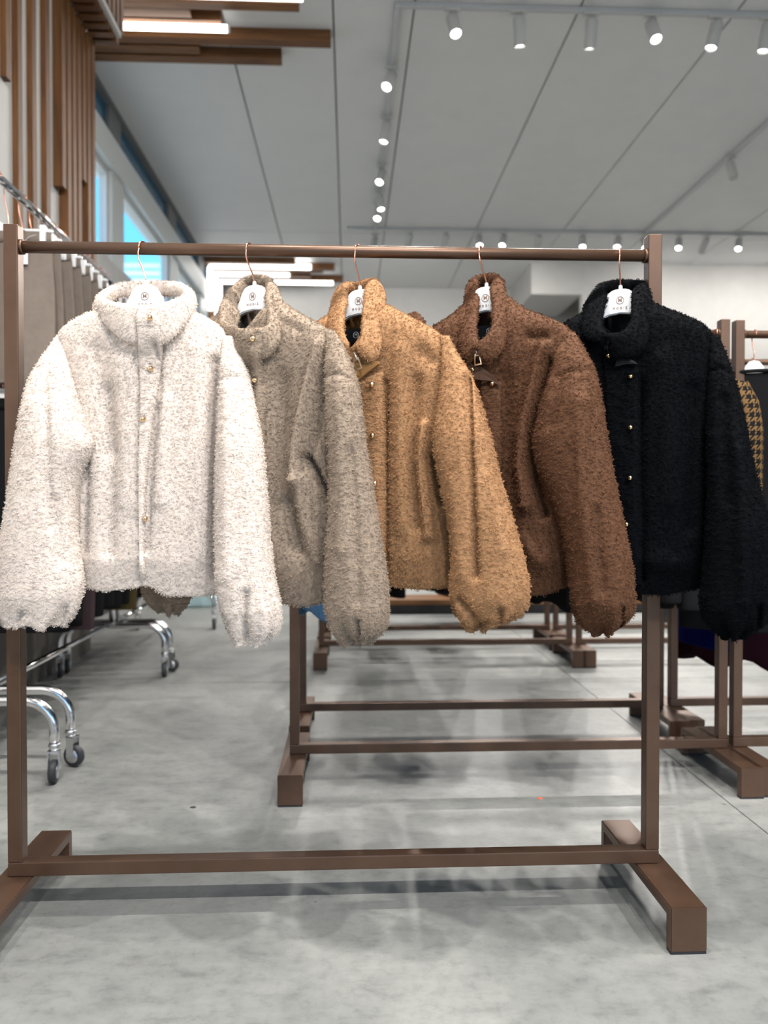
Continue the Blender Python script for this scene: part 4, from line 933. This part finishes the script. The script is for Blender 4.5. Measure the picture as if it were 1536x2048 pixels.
for i, (px, Y, ln, mk, lab) in enumerate([(760, 4.15, .78, 'black_cloth', 'black garment on the fourth row behind the taupe sleeve'), (1075, 4.15, .80, 'black_cloth', 'black garment on the fourth row under the brown hem'), (1115, 4.15, .92, 'charcoal_cloth', 'long charcoal garment on the fourth row under the brown hem'),
        (700, 5.85, .98, 'black_cloth', 'black garment on the farthest row left'), (880, 5.85, 1.02, 'black_cloth', 'black garment on the farthest row under the camel hem'), (910, 5.85, .98, 'plum', 'dark plum garment on the farthest row beside the camel sleeve'), (980, 5.85, 1.0, 'charcoal_cloth', 'charcoal garment on the farthest row behind the camel sleeve'),
        (775, 4.62, .95, 'black_cloth', 'black garment on the fifth row beside the taupe cuff'), (880, 4.62, .93, 'black_cloth', 'black garment on the fifth row below the camel hem'), (905, 4.62, .96, 'plum', 'dark plum garment on the fifth row beside the camel cuff')]):
    top_garment(at(px, 900, Y)[0], Y, d90(-70 + 4 * (i % 3)), M[mk], ln, lab, 'garment', 60 + i, slv=.5)

# ================================================================== ROLLING RACKS WITH TROUSERS
XC = -1.16
def rolling_rack(y0, y1, label):
    t = empty('rolling_rack', (XC, (y0 + y1) / 2, 0), 0, label, 'rolling rack', 'chrome rolling racks'); L = (y1 - y0) / 2
    for e in (-1, 1):
        y = e * L; b = .09
        pts = [(-.255, y, .115), (-.255, y, .15)] + [(-.255 + b - b * math.cos(a), y, .16 + b * math.sin(a)) for a in np.radians(np.linspace(0, 90, 8))] + [(0, y, .25)] + [(.255 - b + b * math.sin(a), y, .16 + b * math.cos(a)) for a in np.radians(np.linspace(0, 90, 8))] + [(.255, y, .15), (.255, y, .115)]
        tube('base_tube', pts, .0155, M['chrome'], t, 16)
        tube('upright', [(0, y, .25), (0, y, 1.0), (0, y, 1.935)], .0145, M['chrome'], t, 14)
        for s in (-1, 1):
            rot = {(-1, -1): .3, (-1, 1): 1.25, (1, -1): .5, (1, 1): .12}[(e, s)]; c = np.array([s * .255, y, 0.])
            cf = empty_part()
            hub = lathe('caster', [(.0165, .118), (.018, .112), (.015, .100), (.011, .094)], M['zinc'], t, 16, 'Z', c)
            off = np.array([math.sin(rot) * .012, -math.cos(rot) * .012, 0]); rm = Matrix.Rotation(rot, 4, 'Z')
            for q in (-1, 1): box('fork_plate', c + off * .6 + np.array(rm @ Vector((q * .0155, 0, .068)))[:3], (.003, .026, .062), M['zinc'], hub, .001, rm)
            box('fork_top', c + off * .6 + np.array([0, 0, .097]), (.034, .034, .004), M['zinc'], hub, .001, rm)
            lathe('wheel', [(.010, -.0115), (.030, -.0115), (.0345, -.008), (.0355, 0), (.0345, .008), (.030, .0115), (.010, .0115)], M['wheel'], hub, 26, 'X', c + off + np.array([0, 0, .0356]), rm)
            for q in (-1, 1): lathe('wheel_disc', [(.022, q * .0115), (.0215, q * .0130), (.006, q * .0145), (.0005, q * .0150)], M['zinc'], hub, 20, 'X', c + off + np.array([0, 0, .0356]), rm)
    tube('top_rail', [(0, -L, 1.935), (0, 0, 1.935), (0, L, 1.935)], .0145, M['chrome'], t, 14)
    tube('middle_rail', [(0, -L, 1.335), (0, 0, 1.335), (0, L, 1.335)], .0125, M['chrome'], t, 14)
    tube('bottom_rail', [(0, -L, .262), (0, 0, .262), (0, L, .262)], .0125, M['chrome'], t, 14)
    return t
rolling_rack(1.12, 2.43, 'chrome rolling rack partly outside the left frame edge, nearest camera')
rolling_rack(2.57, 3.87, 'chrome rolling rack full of taupe trousers along the left wall')
rolling_rack(3.98, 5.28, 'farther chrome rolling rack along the left wall with its far caster in the aisle')
def make_trousers(mat, length, hw, seed, parts=True):
    r = empty('trousers', (0, 0, 0)); n, m = 34, 40; t = np.linspace(0, 1, n)
    w = np.interp(t, [0, .08, .4, 1], [hw * .93, hw * .97, hw, hw * .98]); hd = np.interp(t, [0, .1, .5, .93, 1], [.010, .016, .022, .02, .013])
    z = length * (1 - t); A, si = sections(-w, w, z, z, np.zeros(n), hd, hd, m, .75, .9)
    A[..., 1] += (.010 * lump(A[..., 0] * 3, A[..., 2] * .4, seed) + .007 * np.exp(-((A[..., 0] - hw * .45) / .012) ** 2)) * np.clip(t * 2.5, 0, 1)[:, None]
    A[..., 0] += .008 * np.sin(t * 5 + seed)[:, None] * t[:, None]
    A = close_bottom(A); V, Fc = loft(np.stack([A[..., 0], -A[..., 1], A[..., 2]], -1)); b = mesh('legs', V, Fc, mat, r, True); fix_normals(b.data)
    A2, _ = sections(np.full(3, -hw * .95), np.full(3, hw * .95), np.array([length + .002, length - .018, length - .036]), np.array([length + .002, length - .018, length - .036]), np.zeros(3), np.array([.0125, .0155, .0175]), np.array([.0125, .0155, .0175]), m, .75, .9)
    V, Fc = loft(np.stack([A2[..., 0], -A2[..., 1], A2[..., 2]], -1)); wb = mesh('waistband', V, Fc, mat, r, True); fix_normals(wb.data)
    if parts:
        for s in (-1, 1): box('belt_loop', (s * hw * .5, -.0175, length - .018), (.009, .003, .042), mat, r, .001)
    return r
def place_trousers(proto, y, z, rz, lab, hlab, grp, hgrp, rail_z, dx=0.0, label_tag=False):
    c = copy_tree(proto); c.location = (XC + dx, y, z); c.rotation_euler = (0, 0, rz); tag(c, lab, 'trousers', grp)
    ln = proto['len']; h = plain_hanger((XC + dx, y, z + ln + .036), rz, hlab, hgrp, rail_z, True)
    return c
P = {}
for key, mt, ln in (('taupe', 'taupe_cloth', .49), ('black', 'black_cloth', .80), ('charcoal', 'charcoal_cloth', .78), ('plum', 'plum', .83), ('ochre', 'ochre', .84)):
    P[key] = make_trousers(M[mt], ln, .183, len(key)); P[key]['len'] = ln
nth = ordn
ys_ = np.linspace(2.64, 3.80, 13)
for i, y in enumerate(ys_):
    c = place_trousers(P['taupe'], y, 1.262 + random.uniform(-.006, .006), random.uniform(-.05, .05) - .02, 'taupe trousers clipped to a hanger, %s from camera on the rolling rack' % nth[i],
                   'white clip hanger holding the %s taupe trousers on the rolling rack' % nth[i], 'taupe trousers on the rolling rack', 'clip hangers on the upper rail', 1.935, random.uniform(-.004, .008))
    if i == 0:
        tg = box('price_tag', (.095, -.03, .415), (.030, .0012, .075), M['paper'], c); tube('tag_string', [(.095, -.03, .45), (.11, -.02, .47), (.13, -.012, .48)], .0006, M['paper'], c, 5)
keys = ['charcoal', 'black', 'black', 'plum', 'black', 'charcoal', 'black', 'black', 'ochre', 'black']
for i, y in enumerate(np.linspace(2.68, 3.78, 10)):
    place_trousers(P[keys[i]], y, 1.335 - .13 - P[keys[i]]['len'], random.uniform(-.05, .05), '%s trousers, %s from camera on the lower rail under the taupe trousers' % (keys[i], nth[i]),
                   'white clip hanger, %s from camera on the lower rail of the rolling rack' % nth[i], 'dark trousers on the lower rail', 'clip hangers on the lower rail', 1.335)
for i, y in enumerate(np.linspace(4.08, 5.15, 9)):
    kk = 'taupe' if i < 3 else ('charcoal' if i % 2 else 'black')
    place_trousers(P[kk], y, 1.935 - .165 - P[kk]['len'], random.uniform(-.04, .04), '%s trousers, %s from camera on the farther rolling rack' % (kk, nth[i]), 'white clip hanger, %s from camera on the farther rolling rack' % nth[i], 'trousers on the farther rolling rack', 'clip hangers on the farther rack', 1.935)
for i, y in enumerate(np.linspace(4.1, 5.1, 7)):
    kk = 'plum' if i % 3 == 1 else 'black'
    place_trousers(P[kk], y, 1.335 - .13 - P[kk]['len'], random.uniform(-.04, .04), '%s trousers, %s from camera on the lower rail of the farther rolling rack' % (kk, nth[i]), 'white clip hanger, %s from camera on the lower rail of the farther rack' % nth[i], 'trousers on the lower rail of the farther rack', 'clip hangers on the lower rail of the farther rack', 1.335)
for k in P:
    for ch in list(P[k].children): bpy.data.objects.remove(ch)
    bpy.data.objects.remove(P[k])

# low display bench beyond the racks
bn = empty('low_bench', (1.15, 5.32, 0), 0, 'low brown wooden bench on the floor beyond the fifth rack row', 'bench')
for k in range(3): uv_box(lo_hi('top_board', (-1.1, -.15 + k * .1 + .002, .165), (1.1, -.05 + k * .1 - .002, .20), M['wood'], bn, .002))
lo_hi('underside_shade', (-1.06, -.13, .10), (1.06, .13, .164), M['rubber'], bn)  # black block stands in for the shadow under the bench top
for sx in (-1, 1):
    for sy in (-1, 1): lo_hi('leg', (sx * 1.0 - .03, sy * .1 - .02, 0), (sx * 1.0 + .03, sy * .1 + .02, .10), M['rubber'], bn)

# ================================================================== SMALL THINGS ON THE FLOOR
p = atZ(388, 1214, 0); b = empty('pale_block', (p[0], p[1] + .12, 0), 0, 'low pale aqua block on the floor at the far end of the rolling racks', 'box')  # pale block stands in for a bright patch of unclear origin
bm = bmesh.new(); add_box(bm, (0, 0, .055), (.33, .24, .11), None, .012); bm_obj('box_body', bm, M['pale_box'], b)
bm = bmesh.new(); add_box(bm, (0, 0, .122), (.35, .26, .022), None, .006); bm_obj('lid', bm, M['pale_box'], b)
def scrap(px, py, r, mat, label, seed):
    p = atZ(px, py, 0); rs = np.random.RandomState(seed); n = 9
    P0 = [(r * rs.uniform(.6, 1.1) * math.cos(a), r * .6 * rs.uniform(.6, 1.1) * math.sin(a)) for a in np.linspace(0, 2 * math.pi, n, endpoint=False)]
    V = [(x, y, .0005) for x, y in P0] + [(x * .8, y * .8, .002 + .001 * rs.rand()) for x, y in P0] + [(0, 0, .003)]
    Fc = [tuple(reversed(range(n)))] + [(i, (i + 1) % n, n + (i + 1) % n, n + i) for i in range(n)] + [(n + i, n + (i + 1) % n, 2 * n) for i in range(n)]
    o = mesh('floor_scrap', V, Fc, mat); o.location = (p[0], p[1], 0); tag(o, label, 'scrap')
scrap(1080, 1597, .010, M['orange'], 'tiny orange scrap on the concrete floor', 1)
scrap(386, 1615, .011, M['dark_scrap'], 'tiny dark scrap on the concrete floor at the left', 2)
